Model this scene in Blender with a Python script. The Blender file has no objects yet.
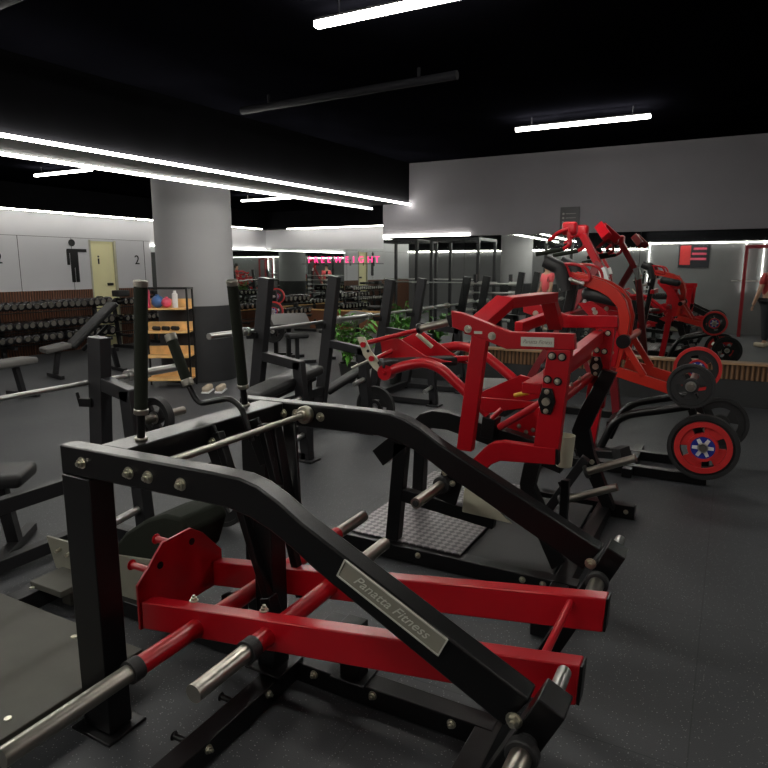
import bpy, bmesh, math, random
from mathutils import Vector, Matrix
random.seed(7)
sc = bpy.context.scene
COL = sc.collection
PI = math.pi

# ------------------------------------------------------------------ camera
F = 640.; PITCH = math.radians(10.3); AZ = math.radians(28.35); HC = 1.55
cd = bpy.data.cameras.new('camera'); cam = bpy.data.objects.new('camera', cd); COL.objects.link(cam)
cd.sensor_width = 36; cd.sensor_fit = 'HORIZONTAL'; cd.lens = F/768*36; cd.clip_start = .05; cd.clip_end = 200
cam.location = (0, 0, HC); cam.rotation_euler = (PI/2-PITCH, 0, AZ-PI/2)
sc.camera = cam

def at(px, py, **k):
    """where the line of sight through a photo point meets a plane of the room"""
    a = (px-384)/F; b = -(py-384)/F
    fx = math.cos(PITCH)+b*math.sin(PITCH); z = -math.sin(PITCH)+b*math.cos(PITCH)
    c, s = math.cos(AZ), math.sin(AZ)
    d = Vector((fx*c+a*s, fx*s-a*c, z))
    if 'z' in k: t = (k['z']-HC)/d.z
    elif 'x' in k: t = k['x']/d.x
    else: t = k['y']/d.y
    return Vector((t*d.x, t*d.y, HC+t*d.z))
def yz(px, py, x): v = at(px, py, x=x); return (v.y, v.z)

# ------------------------------------------------------------------ materials
def mat(name, col, rough=.5, metal=0., coat=0., emit=None, es=0., bump=None, var=None, spec=.5, trans=0.):
    m = bpy.data.materials.new(name); m.use_nodes = True
    nt = m.node_tree; b = nt.nodes['Principled BSDF']
    b.inputs['Base Color'].default_value = (*col, 1); b.inputs['Roughness'].default_value = rough
    b.inputs['Metallic'].default_value = metal; b.inputs['Coat Weight'].default_value = coat
    b.inputs['Coat Roughness'].default_value = .15; b.inputs['Specular IOR Level'].default_value = spec
    if trans: b.inputs['Transmission Weight'].default_value = trans
    if emit: b.inputs['Emission Color'].default_value = (*emit, 1); b.inputs['Emission Strength'].default_value = es
    if bump or var:
        tc = nt.nodes.new('ShaderNodeTexCoord')
        if bump:
            n = nt.nodes.new('ShaderNodeTexNoise'); n.inputs['Scale'].default_value = bump[0]; n.inputs['Detail'].default_value = 3
            nt.links.new(tc.outputs['Object'], n.inputs['Vector'])
            bp = nt.nodes.new('ShaderNodeBump'); bp.inputs['Strength'].default_value = bump[1]; bp.inputs['Distance'].default_value = .003
            nt.links.new(n.outputs['Fac'], bp.inputs['Height']); nt.links.new(bp.outputs['Normal'], b.inputs['Normal'])
        if var:
            n = nt.nodes.new('ShaderNodeTexNoise'); n.inputs['Scale'].default_value = var[0]; n.inputs['Detail'].default_value = 4
            nt.links.new(tc.outputs['Object'], n.inputs['Vector'])
            r = nt.nodes.new('ShaderNodeValToRGB'); r.color_ramp.elements[0].position = .3; r.color_ramp.elements[1].position = .75
            r.color_ramp.elements[0].color = (*[c*(1-var[1]) for c in col], 1); r.color_ramp.elements[1].color = (*[min(1, c*(1+var[1])) for c in col], 1)
            nt.links.new(n.outputs['Fac'], r.inputs['Fac']); nt.links.new(r.outputs['Color'], b.inputs['Base Color'])
    return m
M = dict(
 black=mat('black_powder_coat', (.0045,.0045,.005), .32, bump=(900,.10), spec=.33),
 charcoal=mat('charcoal_powder_coat', (.018,.018,.020), .42, bump=(700,.12), spec=.3),
 red=mat('red_gloss_paint', (.42,.005,.012), .3, coat=.12, var=(3,.12), spec=.4),
 orange=mat('bright_red_paint', (.52,.026,.016), .32, coat=.1, var=(3,.1), spec=.4),
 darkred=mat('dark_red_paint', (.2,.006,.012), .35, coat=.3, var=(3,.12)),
 chrome=mat('chrome', (.42,.40,.35), .34, 1.),
 steel=mat('brushed_steel', (.62,.62,.60), .32, 1.),
 zinc=mat('zinc_bolt', (.62,.60,.5), .35, 1., var=(40,.15)),
 foam=mat('black_foam_grip', (.014,.017,.012), .9, bump=(350,.5), spec=.2),
 vinyl=mat('black_vinyl', (.010,.010,.011), .5, bump=(250,.3)),
 graypad=mat('grey_vinyl', (.12,.115,.11), .5, bump=(250,.3)),
 rubber=mat('black_rubber', (.014,.014,.015), .6, bump=(300,.4)),
 board=mat('grey_board', (.085,.083,.07), .65, bump=(500,.35), var=(6,.15)),
 cream=mat('cream_paint', (.52,.50,.38), .4, var=(8,.1)),
 plate_gray=mat('grey_green_steel_panel', (.24,.235,.19), .45, var=(5,.12)),
 wallgray=mat('grey_wall_paint', (.42,.41,.42), .8, var=(1.5,.06)),
 wallpanel=mat('light_grey_panel', (.66,.66,.69), .6, var=(.8,.05)),
 fascia=mat('grey_fascia_paint', (.105,.10,.11), .8, var=(1.5,.08)),
 blackwall=mat('black_wall_paint', (.004,.004,.005), .85, var=(3,.3), spec=.05),
 ceil=mat('black_ceiling_paint', (.0022,.0022,.0032), .95, var=(2,.4), spec=.0),
 darkbase=mat('dark_skirting', (.02,.021,.022), .6, var=(4,.2)),
 led=mat('led_tube', (1,1,1), .5, emit=(1,.975,.90), es=60),
 ledw=mat('led_strip', (1,1,1), .5, emit=(1,.975,.90), es=42),
 neon=mat('pink_sign_light', (1,.05,.25), .5, emit=(1,.04,.22), es=1.3),
 yellow=mat('lit_yellow_door_paint', (.95,.90,.52), .5, var=(2,.04)),
 blue=mat('blue_enamel', (.02,.035,.30), .35, var=(20,.1)),
 white=mat('white_paint', (.75,.75,.75), .4, var=(20,.05)),
 redplate=mat('red_rubber_plate', (.60,.03,.03), .4, var=(20,.1)),
 wood=mat('light_wood', (.78,.47,.18), .5, var=(9,.2)),
 plant=mat('leaf_green', (.10,.32,.04), .45, var=(12,.5)),
 plant2=mat('stem_green', (.09,.14,.04), .6, var=(12,.3)),
 soil=mat('soil', (.03,.02,.013), .95, bump=(60,1)),
 pot=mat('dark_pot', (.03,.03,.03), .5, var=(5,.2)),
 pink=mat('pink_plastic', (.75,.09,.16), .4, var=(6,.15)),
 bluebag=mat('blue_plastic', (.05,.13,.33), .4, var=(6,.2)),
 mirror=mat('mirror_glass', (.80,.84,.81), .015, 1.),
 skin=mat('skin', (.50,.28,.19), .55, var=(8,.08)),
 hair=mat('dark_hair', (.02,.014,.012), .6, bump=(60,.6)),
 jeans=mat('dark_trousers', (.015,.016,.022), .8, bump=(200,.3)),
 shirtred=mat('red_cloth', (.38,.03,.03), .8, bump=(200,.3)),
 shirtpink=mat('pink_cloth', (.85,.12,.14), .8, bump=(200,.3)),
 shoe=mat('beige_shoe', (.5,.42,.32), .6, var=(10,.1)),
 amber=mat('yellow_handle', (.7,.42,.03), .4, var=(10,.1)),
 green=mat('green_mesh', (.04,.13,.04), .8, var=(10,.3)),
 ledge=mat('ledge_wood', (.36,.22,.12), .5, var=(5,.2)),
 pipe=mat('black_pipe_paint', (.006,.006,.008), .7, spec=.15),
 ledwall=mat('led_wall_strip', (1,1,1), .5, emit=(1,.97,.88), es=11),
 leddim=mat('led_dim_strip', (1,1,1), .5, emit=(1,.975,.90), es=5),
 colgray=mat('column_grey_paint', (.26,.255,.265), .8, var=(1.5,.06)),
 colblack=mat('column_black_paint', (.016,.016,.018), .6, var=(3,.2)),
 dumbblack=mat('glossy_black_urethane', (.008,.008,.009), .22),
 partition=mat('mid_grey_paint', (.15,.15,.155), .8, var=(2,.06)),
 silvertext=mat('engraved_silver', (.62,.62,.55), .4, .3, var=(30,.1)),
)
def floor_mat():
    m = bpy.data.materials.new('speckled_rubber_floor'); m.use_nodes = True; nt = m.node_tree; b = nt.nodes['Principled BSDF']
    L = nt.links.new; tc = nt.nodes.new('ShaderNodeTexCoord')
    v = nt.nodes.new('ShaderNodeTexVoronoi'); v.inputs['Scale'].default_value = 95; L(tc.outputs['Object'], v.inputs['Vector'])
    lt = nt.nodes.new('ShaderNodeMath'); lt.operation = 'LESS_THAN'; lt.inputs[1].default_value = .19; L(v.outputs['Distance'], lt.inputs[0])
    sep = nt.nodes.new('ShaderNodeSeparateColor'); L(v.outputs['Color'], sep.inputs[0])
    gt = nt.nodes.new('ShaderNodeMath'); gt.operation = 'GREATER_THAN'; gt.inputs[1].default_value = .5; L(sep.outputs[0], gt.inputs[0])
    mu = nt.nodes.new('ShaderNodeMath'); mu.operation = 'MULTIPLY'; L(lt.outputs[0], mu.inputs[0]); L(gt.outputs[0], mu.inputs[1])
    n = nt.nodes.new('ShaderNodeTexNoise'); n.inputs['Scale'].default_value = .9; n.inputs['Detail'].default_value = 6; L(tc.outputs['Object'], n.inputs['Vector'])
    r = nt.nodes.new('ShaderNodeValToRGB'); r.color_ramp.elements[0].color = (.042,.045,.050,1); r.color_ramp.elements[1].color = (.064,.067,.073,1)
    r.color_ramp.elements[0].position = .35; r.color_ramp.elements[1].position = .7; L(n.outputs['Fac'], r.inputs['Fac'])
    mx = nt.nodes.new('ShaderNodeMix'); mx.data_type = 'RGBA'; L(mu.outputs[0], mx.inputs[0]); L(r.outputs['Color'], mx.inputs[6]); mx.inputs[7].default_value = (.24,.24,.25,1)
    br = nt.nodes.new('ShaderNodeTexBrick'); br.offset = 0; br.inputs['Scale'].default_value = 1; br.inputs['Mortar Size'].default_value = .0025
    br.inputs['Brick Width'].default_value = 1; br.inputs['Row Height'].default_value = 1
    br.inputs['Color1'].default_value = (1,1,1,1); br.inputs['Color2'].default_value = (.9,.9,.9,1); br.inputs['Mortar'].default_value = (.6,.6,.6,1)
    L(tc.outputs['Object'], br.inputs['Vector'])
    m2 = nt.nodes.new('ShaderNodeMix'); m2.data_type = 'RGBA'; m2.blend_type = 'MULTIPLY'; m2.inputs[0].default_value = 1
    L(mx.outputs[2], m2.inputs[6]); L(br.outputs['Color'], m2.inputs[7]); L(m2.outputs[2], b.inputs['Base Color'])
    n2 = nt.nodes.new('ShaderNodeTexNoise'); n2.inputs['Scale'].default_value = 260; L(tc.outputs['Object'], n2.inputs['Vector'])
    bp = nt.nodes.new('ShaderNodeBump'); bp.inputs['Strength'].default_value = .35; bp.inputs['Distance'].default_value = .002
    L(n2.outputs['Fac'], bp.inputs['Height']); L(bp.outputs['Normal'], b.inputs['Normal'])
    b.inputs['Roughness'].default_value = .55
    return m
def ribbed(name, c1, c2, scale, axis='X'):
    m = bpy.data.materials.new(name); m.use_nodes = True; nt = m.node_tree; b = nt.nodes['Principled BSDF']; L = nt.links.new
    tc = nt.nodes.new('ShaderNodeTexCoord'); w = nt.nodes.new('ShaderNodeTexWave'); w.bands_direction = axis; w.inputs['Scale'].default_value = scale
    L(tc.outputs['Object'], w.inputs['Vector'])
    r = nt.nodes.new('ShaderNodeValToRGB'); r.color_ramp.elements[0].color = (*c2, 1); r.color_ramp.elements[1].color = (*c1, 1)
    r.color_ramp.elements[0].position = .2; r.color_ramp.elements[1].position = .45
    L(w.outputs['Fac'], r.inputs['Fac']); L(r.outputs['Color'], b.inputs['Base Color']); b.inputs['Roughness'].default_value = .55
    bp = nt.nodes.new('ShaderNodeBump'); bp.inputs['Distance'].default_value = .02; L(w.outputs['Fac'], bp.inputs['Height']); L(bp.outputs['Normal'], b.inputs['Normal'])
    return m
M['floor'] = floor_mat()
M['woodrib_x'] = ribbed('ribbed_brown_wood', (.20,.075,.035), (.05,.018,.01), 6.2, 'X')
M['woodrib_y'] = ribbed('ribbed_wood', (.20,.105,.05), (.05,.025,.012), 6.2, 'Y')
def diamond():
    m = bpy.data.materials.new('diamond_plate'); m.use_nodes = True; nt = m.node_tree; b = nt.nodes['Principled BSDF']; L = nt.links.new
    tc = nt.nodes.new('ShaderNodeTexCoord'); mp = nt.nodes.new('ShaderNodeMapping'); mp.inputs['Scale'].default_value = (34, 34, 34); mp.inputs['Rotation'].default_value = (0,0,PI/4)
    L(tc.outputs['Object'], mp.inputs['Vector'])
    ck = nt.nodes.new('ShaderNodeTexChecker'); ck.inputs['Scale'].default_value = 1.; L(mp.outputs[0], ck.inputs['Vector'])
    bp = nt.nodes.new('ShaderNodeBump'); bp.inputs['Distance'].default_value = .02; L(ck.outputs['Fac'], bp.inputs['Height'])
    ck.inputs['Color1'].default_value = (.10,.095,.10,1); ck.inputs['Color2'].default_value = (.26,.24,.25,1); L(ck.outputs['Color'], b.inputs['Base Color']); L(bp.outputs['Normal'], b.inputs['Normal'])
    b.inputs['Base Color'].default_value = (.42,.39,.40,1); b.inputs['Roughness'].default_value = .4; b.inputs['Metallic'].default_value = .6
    return m
M['diamond'] = diamond()

# ------------------------------------------------------------------ mesh builder
class MB:
    def __init__(s): s.bm = bmesh.new(); s.bev = .0035
    def _add(s, vs, fs, smooth=False, mi=0):
        bv = [s.bm.verts.new(v) for v in vs]
        for f in fs:
            try: q = s.bm.faces.new([bv[i] for i in f]); q.smooth = smooth; q.material_index = mi
            except ValueError: pass
        return s
    def box(s, c, d, R=None, mi=0):
        c = Vector(c); vs = []
        for x in (-.5,.5):
            for y in (-.5,.5):
                for z in (-.5,.5):
                    v = Vector((x*d[0], y*d[1], z*d[2])); vs.append(c+(R@v if R else v))
        return s._add(vs, [(0,1,3,2),(4,6,7,5),(0,4,5,1),(2,3,7,6),(0,2,6,4),(1,5,7,3)], mi=mi)
    def bb(s, a, b, mi=0):
        a = Vector(a); b = Vector(b); return s.box((a+b)/2, [abs(b[i]-a[i]) for i in range(3)], mi=mi)
    def bar(s, p, q, w, h, side=(1,0,0), mi=0):
        """rectangular tube p>q; w is its size along side, h across"""
        p = Vector(p); q = Vector(q); d = (q-p).normalized(); sd = Vector(side); sd = (sd-d*sd.dot(d)).normalized(); u = d.cross(sd)
        R = Matrix((d, sd, u)).transposed()
        return s.box((p+q)/2, ((q-p).length, w, h), R, mi)
    def cyl(s, p, q, r, r2=None, n=18, mi=0, caps=True):
        p = Vector(p); q = Vector(q); d = (q-p).normalized(); a = d.orthogonal().normalized(); b = d.cross(a); r2 = r if r2 is None else r2
        vs = [p+(a*math.cos(2*PI*i/n)+b*math.sin(2*PI*i/n))*r for i in range(n)]+[q+(a*math.cos(2*PI*i/n)+b*math.sin(2*PI*i/n))*r2 for i in range(n)]
        base = [s.bm.verts.new(v) for v in vs]
        for i in range(n):
            f = s.bm.faces.new((base[i], base[(i+1)%n], base[n+(i+1)%n], base[n+i])); f.smooth = True; f.material_index = mi
        if caps:
            for l in (base[:n][::-1], base[n:]):
                f = s.bm.faces.new(l); f.material_index = mi
        return s
    def tube(s, pts, r, n=14, sm=4, mi=0):
        P = [Vector(p) for p in pts]
        if sm > 1 and len(P) > 2:       # round the corners
            Q = [P[0]]
            for i in range(1, len(P)-1):
                a, b, c = P[i-1], P[i], P[i+1]; k = min((a-b).length, (c-b).length, .16)*.45
                s0 = b+(a-b).normalized()*k; s1 = b+(c-b).normalized()*k
                for j in range(sm+1):
                    t = j/sm; Q.append(s0*(1-t)**2+b*2*t*(1-t)+s1*t*t)
            Q.append(P[-1]); P = Q
        rings = []; a = None
        for i, p in enumerate(P):
            d = ((P[min(i+1, len(P)-1)]-P[max(i-1, 0)])).normalized()
            a = d.orthogonal().normalized() if a is None else (a-d*a.dot(d)).normalized()
            b = d.cross(a)
            rr = r[min(i, len(r)-1)] if isinstance(r, (list, tuple)) else r
            rings.append([s.bm.verts.new(p+(a*math.cos(2*PI*j/n)+b*math.sin(2*PI*j/n))*rr) for j in range(n)])
        for A, B in zip(rings, rings[1:]):
            for j in range(n):
                f = s.bm.faces.new((A[j], A[(j+1)%n], B[(j+1)%n], B[j])); f.smooth = True; f.material_index = mi
        for l in (rings[0][::-1], rings[-1]):
            f = s.bm.faces.new(l); f.material_index = mi
        return s
    def prism(s, pts, lo, hi, ax='x', mi=0):
        """outline in the two other axes, pulled along ax"""
        def mk(p, t): return {'x': (t, p[0], p[1]), 'y': (p[0], t, p[1]), 'z': (p[0], p[1], t)}[ax]
        n = len(pts); A = [s.bm.verts.new(mk(p, lo)) for p in pts]; B = [s.bm.verts.new(mk(p, hi)) for p in pts]
        for i in range(n):
            f = s.bm.faces.new((A[i], A[(i+1)%n], B[(i+1)%n], B[i])); f.material_index = mi
        for l in (A[::-1], B):
            f = s.bm.faces.new(l); f.material_index = mi
        return s
    def pad(s, c, d, R=None, r=.03, mi=0):
        """cushion with rounded edges"""
        c = Vector(c); n = 6; hx, hy, hz = d[0]/2, d[1]/2, d[2]/2; r = min(r, hx, hy, hz)
        t = bmesh.new(); bmesh.ops.create_cube(t, size=1)
        for v in t.verts: v.co = Vector((v.co.x*d[0], v.co.y*d[1], v.co.z*d[2]))
        bmesh.ops.bevel(t, geom=t.edges[:], offset=r*.95, segments=4, profile=.5, affect='EDGES')
        mp = {}
        for v in t.verts: mp[v] = s.bm.verts.new(c+(R@v.co if R else v.co))
        for f in t.faces:
            q = s.bm.faces.new([mp[v] for v in f.verts]); q.smooth = True; q.material_index = mi
        t.free(); return s
    def ball(s, c, r, mi=0, sc_=(1,1,1)):
        t = bmesh.new(); bmesh.ops.create_uvsphere(t, u_segments=14, v_segments=9, radius=r); mp = {}
        for v in t.verts: mp[v] = s.bm.verts.new(Vector(c)+Vector((v.co.x*sc_[0], v.co.y*sc_[1], v.co.z*sc_[2])))
        for f in t.faces:
            q = s.bm.faces.new([mp[v] for v in f.verts]); q.smooth = True; q.material_index = mi
        t.free(); return s
    def lathe(s, prof, c, axis='x', n=40, mi=0):
        """closed profile of (along, radius) turned about an axis through c"""
        rings = []
        for a, r in prof:
            ring = []
            for j in range(n):
                u, v = r*math.cos(2*PI*j/n), r*math.sin(2*PI*j/n)
                o = {'x': (a, u, v), 'y': (u, a, v), 'z': (u, v, a)}[axis]
                ring.append(s.bm.verts.new(Vector(c)+Vector(o)))
            rings.append(ring)
        k = len(rings)
        for i in range(k):
            A, B = rings[i], rings[(i+1) % k]
            for j in range(n):
                f = s.bm.faces.new((A[j], A[(j+1)%n], B[(j+1)%n], B[j])); f.smooth = True; f.material_index = mi
        return s
    def bolt(s, p, ax=(1,0,0), r=.012, h=.012, mi=0):
        p = Vector(p); a = Vector(ax)
        s.cyl(p, p+a*.003, r*1.35, n=14, mi=mi); s.cyl(p, p+a*h, r, n=6, mi=mi); s.cyl(p+a*h, p+a*(h+.008), r*.5, n=10, mi=mi); return s
    def clusters(s):
        """touching pieces belong together; separate pieces become parts of their own"""
        bm = s.bm; bm.verts.ensure_lookup_table(); seen = set(); isl = []
        for v in bm.verts:
            if v.index in seen: continue
            st = [v]; seen.add(v.index); comp = []
            while st:
                q = st.pop(); comp.append(q.index)
                for e in q.link_edges:
                    w = e.other_vert(q)
                    if w.index not in seen: seen.add(w.index); st.append(w)
            lo = [min(bm.verts[i].co[k] for i in comp)-.002 for k in range(3)]; hi = [max(bm.verts[i].co[k] for i in comp)+.002 for k in range(3)]
            isl.append([set(comp), lo, hi])
        ch = True
        while ch:
            ch = False
            for i in range(len(isl)):
                for j in range(i+1, len(isl)):
                    a, b = isl[i], isl[j]
                    if all(a[1][k] <= b[2][k] and b[1][k] <= a[2][k] for k in range(3)):
                        a[0] |= b[0]; a[1] = [min(a[1][k], b[1][k]) for k in range(3)]; a[2] = [max(a[2][k], b[2][k]) for k in range(3)]
                        isl.pop(j); ch = True; break
                if ch: break
        return isl
    def make(s, name, mats, parent=None, bevel=True, off=None, label=None):
        if parent is not None and name not in ('printing','foliage','stems','badge','plate_rim','lamp_tube','door_pictogram','eyes','fingers'):
            name = {'bolts':'bolt','screws':'screw','pins':'pin'}.get(name, name)
            s.bm.verts.index_update(); cl = s.clusters()
            if len(cl) > 1:
                first = None
                for c in sorted(cl, key=lambda q: -len(q[0])):
                    n = MB(); n.bev = s.bev; mp = {}
                    for f in s.bm.faces:
                        if f.verts[0].index in c[0]:
                            for v in f.verts:
                                if v.index not in mp: mp[v.index] = n.bm.verts.new(v.co)
                            q = n.bm.faces.new([mp[v.index] for v in f.verts]); q.smooth = f.smooth; q.material_index = f.material_index
                    o = n.make1(name, mats, parent, bevel, off, label)
                    first = first or o
                s.bm.free(); return first
        return s.make1(name, mats, parent, bevel, off, label)
    def make1(s, name, mats, parent=None, bevel=True, off=None, label=None):
        if off is None and parent is not None and parent.get('_w'):
            off = Vector(parent['_w'])
        if off is not None:
            for v in s.bm.verts: v.co -= off
        bmesh.ops.recalc_face_normals(s.bm, faces=s.bm.faces[:])
        me = bpy.data.meshes.new(name); s.bm.to_mesh(me); s.bm.free(); me.set_sharp_from_angle(angle=math.radians(42))
        for m in (mats if isinstance(mats, (list, tuple)) else [mats]): me.materials.append(M[m])
        o = bpy.data.objects.new(name, me); COL.objects.link(o)
        if parent is not None:
            o.parent = parent
            if parent.get('_w'): o['_w'] = list(parent['_w'])
        if bevel:
            b = o.modifiers.new('edge', 'BEVEL'); b.width = s.bev; b.segments = 2; b.limit_method = 'ANGLE'; b.angle_limit = math.radians(50)
        if label: o['label'] = label
        return o

def thing(name, label, cat, loc=(0,0,0), world=False, rot=0, group=None):
    o = bpy.data.objects.new(name, None); COL.objects.link(o); o.empty_display_size = .1
    o.location = loc; o.rotation_euler = (0, 0, rot); o['label'] = label; o['category'] = cat
    if group: o['group'] = group
    if world: o['_w'] = list(loc)
    return o
def tag(o, label, cat, group=None, kind=None):
    o['label'] = label; o['category'] = cat
    if group: o['group'] = group
    if kind: o['kind'] = kind
    return o
def struct(name, mb, m, bevel=False, label=None):
    o = mb.make(name, m, bevel=bevel); o['kind'] = 'structure'
    if label: o['label'] = label
    return o
def kids(o): return [c for c in bpy.data.objects if c.parent == o]
def copy_tree(o, parent=None):
    c = o.copy(); COL.objects.link(c); c.parent = parent
    for ch in kids(o): copy_tree(ch, c)
    return c
def place(o, loc, rot=0, label=None, group=None):
    o.location = loc; o.rotation_euler = (0, 0, rot)
    if label: o['label'] = label
    if group: o['group'] = group
    return o
def text(name, body, size, loc, rot, m, parent=None, ext=.002, shear=0., sx=1.):
    cu = bpy.data.curves.new(name, 'FONT'); cu.body = body; cu.size = size; cu.extrude = ext; cu.align_x = 'CENTER'; cu.align_y = 'CENTER'; cu.shear = shear
    f = bpy.data.objects.new('t', cu); COL.objects.link(f); bpy.context.view_layer.update()
    me = bpy.data.meshes.new_from_object(f.evaluated_get(bpy.context.evaluated_depsgraph_get())); bpy.data.objects.remove(f); me.name = name
    me.materials.clear(); me.materials.append(M[m]); o = bpy.data.objects.new(name, me); COL.objects.link(o)
    o.location = loc; o.rotation_euler = rot; o.scale = (sx, 1, 1)
    if parent is not None: o.parent = parent
    return o

# ------------------------------------------------------------------ the room
XW = 8.2; YL = 11.0; XB = 13.8; YE = 4.44; XR = -6.0; YR = -4.6; ZC = 2.95
struct('floor', MB().bb((XR-.2, YR-.2, -.1), (XB+.3, YL+.3, 0)), 'floor')
struct('ceiling', MB().bb((XR-.2, YR-.2, ZC), (XB+.3, YL+.3, ZC+.1)), 'ceil')
# left wall (with the wet room door)
b = MB(); b.bb((XR, YL, 1.14), (8.42, YL+.15, 2.52)); b.bb((9.0, YL, 1.14), (XB+.2, YL+.15, 2.52)); b.bb((8.42, YL, 2.06), (9.0, YL+.15, 2.52))
struct('wall_left', b, 'wallpanel')
struct('trim_1', MB().bb((XR, YL-.012, 0), (8.40, YL+.15, 1.14)), 'woodrib_x')
struct('trim_2', MB().bb((9.02, YL-.012, 0), (9.9, YL+.15, 1.14)), 'woodrib_x')
struct('trim_3', MB().bb((XR, YL-.32, 2.53), (XB+.2, YL+.15, ZC)), 'blackwall')
b = MB()
for x in (6.02, 6.98, 8.02, 9.72, 5.0, 4.0): b.bb((x, YL-.004, 1.14), (x+.008, YL+.002, 2.1))
b.bb((XR, YL-.004, 2.1), (9.9, YL+.002, 2.106)); struct('trim_4', b, 'darkbase')
# door; its yellow is lightened to stand for light from a lit room
d = MB().bb((8.42, YL+.03, .0), (9.0, YL+.07, 2.06)); dr = d.make('door_1', 'yellow'); dr['kind'] = 'structure'; dr['label'] = 'pale yellow door beside the large man pictogram'
MB().bb((8.40, YL-.02, 0), (8.425, YL+.1, 2.08)).make('door_frame', 'cream', dr); MB().bb((8.97, YL-.02, 0), (9.01, YL+.1, 2.08)).make('door_frame', 'cream', dr)
MB().bb((8.78, YL-.01, 1.20), (8.90, YL+.03, 1.25)).make('door_sign', 'black', dr)
b = MB().bb((8.60, YL+.02, 1.62), (8.63, YL+.032, 1.73)).cyl((8.615, YL+.022, 1.765), (8.615, YL+.032, 1.765), .018); b.make('door_pictogram', 'black', dr)
# large pictogram of a man pointing
b = MB(); cx = 8.05; y0, y1 = YL-.015, YL-.003
b.cyl((cx-.02, y0, 2.01), (cx-.02, y1, 2.01), .065, n=24)
b.prism([(cx-.13,1.90),(cx+.28,1.90),(cx+.28,1.84),(cx+.09,1.84),(cx+.09,1.28),(cx+.02,1.28),(cx+.02,1.55),(cx,1.55),(cx,1.28),(cx-.07,1.28),(cx-.07,1.82),(cx-.09,1.82),(cx-.09,1.60),(cx-.14,1.60),(cx-.14,1.87)], y0, y1, 'y')
tag(b.make('man_pictogram', 'black', bevel=False), 'large black pictogram of a man pointing towards the yellow door', 'wall sign')
for n, (x, s, l) in enumerate(((9.52, .34, 'small black numeral painted on grey wall right of the yellow door'), (6.62, .34, 'small black numeral on grey wall cut by the picture edge'))):
    t = text('wall_numeral', '2', s*.78, (x, YL-.012, 1.70), (PI/2, 0, 0), 'black'); tag(t, l, 'wall sign')
# mirror walls in the far corner
def mirror_run(nm, lab, box, ledge_box, rib_box, wall_box, base_box, rib):
    o = MB().bb(*box).make(nm, 'mirror', bevel=False); tag(o, lab, 'mirror')
struct('wall_corner', MB().bb((XB, YE, 2.0), (XB+.2, YL+.2, 2.52)), 'wallpanel')
struct('trim_5', MB().bb((XB-.32, YE, 2.53), (XB+.2, YL-.32, ZC)), 'blackwall')
struct('trim_6', MB().bb((XB-.03, YE, 0), (XB+.2, YL, .47)).bb((9.9, YL-.03, 0), (XB-.03, YL+.15, .47)), 'woodrib_x')
struct('trim_7', MB().bb((XB-.06, YE, .47), (XB+.2, YL, .5)).bb((9.9, YL-.06, .47), (XB-.06, YL+.15, .5)), 'wood')
tag(MB().bb((XB-.006, YE, .5), (XB+.1, YL-.005, 2.0)).make('wall_mirror', 'mirror', bevel=False), 'wall mirror on the far end wall, under the pale strip of wall', 'mirror')
tag(MB().bb((9.9, YL-.006, .5), (XB-.006, YL+.1, 2.0)).make('wall_mirror', 'mirror', bevel=False), 'wall mirror beside the grey column, to the left of the room corner', 'mirror')
# the wall with the long mirror (right), its fascia, ledge and black plinth
struct('wall_right', MB().bb((XW, YR, 1.97), (XW+.15, YE, ZC)).bb((XW+.02, YR, 0), (XW+.15, YE, 1.97)), 'fascia')
struct('wall_return', MB().bb((XW+.15, YE-.12, 0), (XB, YE, ZC)), 'fascia')
ys = [YR, -1.2, 1.0, 3.2, YE-.01]
for i in range(4):
    labs = ['long wall mirror panel at the right end of the wall', 'wall mirror panel behind the red and black weight plates', 'wall mirror panel behind the large red machine and the black notice', 'wall mirror panel next to the leafy plants and the wall end']
    tag(MB().bb((XW-.006, ys[i]+.002, .50), (XW+.018, ys[i+1]-.002, 1.965)).make('wall_mirror', 'mirror', bevel=False), labs[i], 'mirror')
struct('trim_8', MB().bb((XW-.10, YR, .478), (XW, YE, .502)), 'ledge')
struct('trim_9', MB().bb((XW-.07, YR, .31), (XW, YE, .478)), 'woodrib_y')
struct('baseboard_right', MB().bb((XW-.06, YR, 0), (XW, YE, .31)), 'darkbase')
# walls behind the camera (seen in the mirrors)
struct('wall_back', MB().bb((XR-.15, YR, 0), (XR, YL, 2.16)), 'partition')
struct('trim_10', MB().bb((XR-.15, YR, 2.16), (XR+.03, YL, ZC)), 'blackwall')
struct('wall_side', MB().bb((XR, YR-.15, 0), (XB, YR, ZC)), 'partition')
struct('wall_partition', MB().bb((-1.0, YR, 0), (-.85, 1.95, ZC)), 'partition')
struct('trim_11', MB().bb((-1.02, YR, 2.16), (-.80, 1.97, ZC-.002)), 'blackwall')
# bulkhead that carries the two long strips
def ysk(x): return .053*(XW-x)
struct('beam_bulkhead', MB().prism([(XR, 4.03+ysk(XR)), (XW-.005, 4.03), (XW-.005, 4.78), (XR, 4.78+ysk(XR)*.75)], 2.42, ZC-.002, 'z'), 'blackwall')
def strip(p, q, lab, w=.03, m='ledw', grp=None):
    p = Vector(p); q = Vector(q); o = MB().bar(p, q, w, .018, side=(0,0,1) if abs(q.z-p.z) < .5 else (1,0,0)).make('led_strip', m, bevel=False); tag(o, lab, 'led strip light', grp); return o
strip((XR, 4.01+ysk(XR), 2.405), (XW-.01, 4.01, 2.405), 'long thin white light strip, upper of the pair crossing the column top', .024)
strip((XR, 4.79+ysk(XR)*.75, 2.405), (XW+.3, 4.79, 2.405), 'long thin white light strip, lower of the pair passing in front of the column', .024)
strip((XR, YL-.28, 2.52), (9.3, YL-.28, 2.52), 'white light strip along the top of the grey wall with pictogram', .03, 'ledwall')
strip((9.36, YL-.28, 2.52), (XB-.5, YL-.28, 2.52), 'white light strip at the wall top between column and room corner', .03, 'ledwall')
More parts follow.
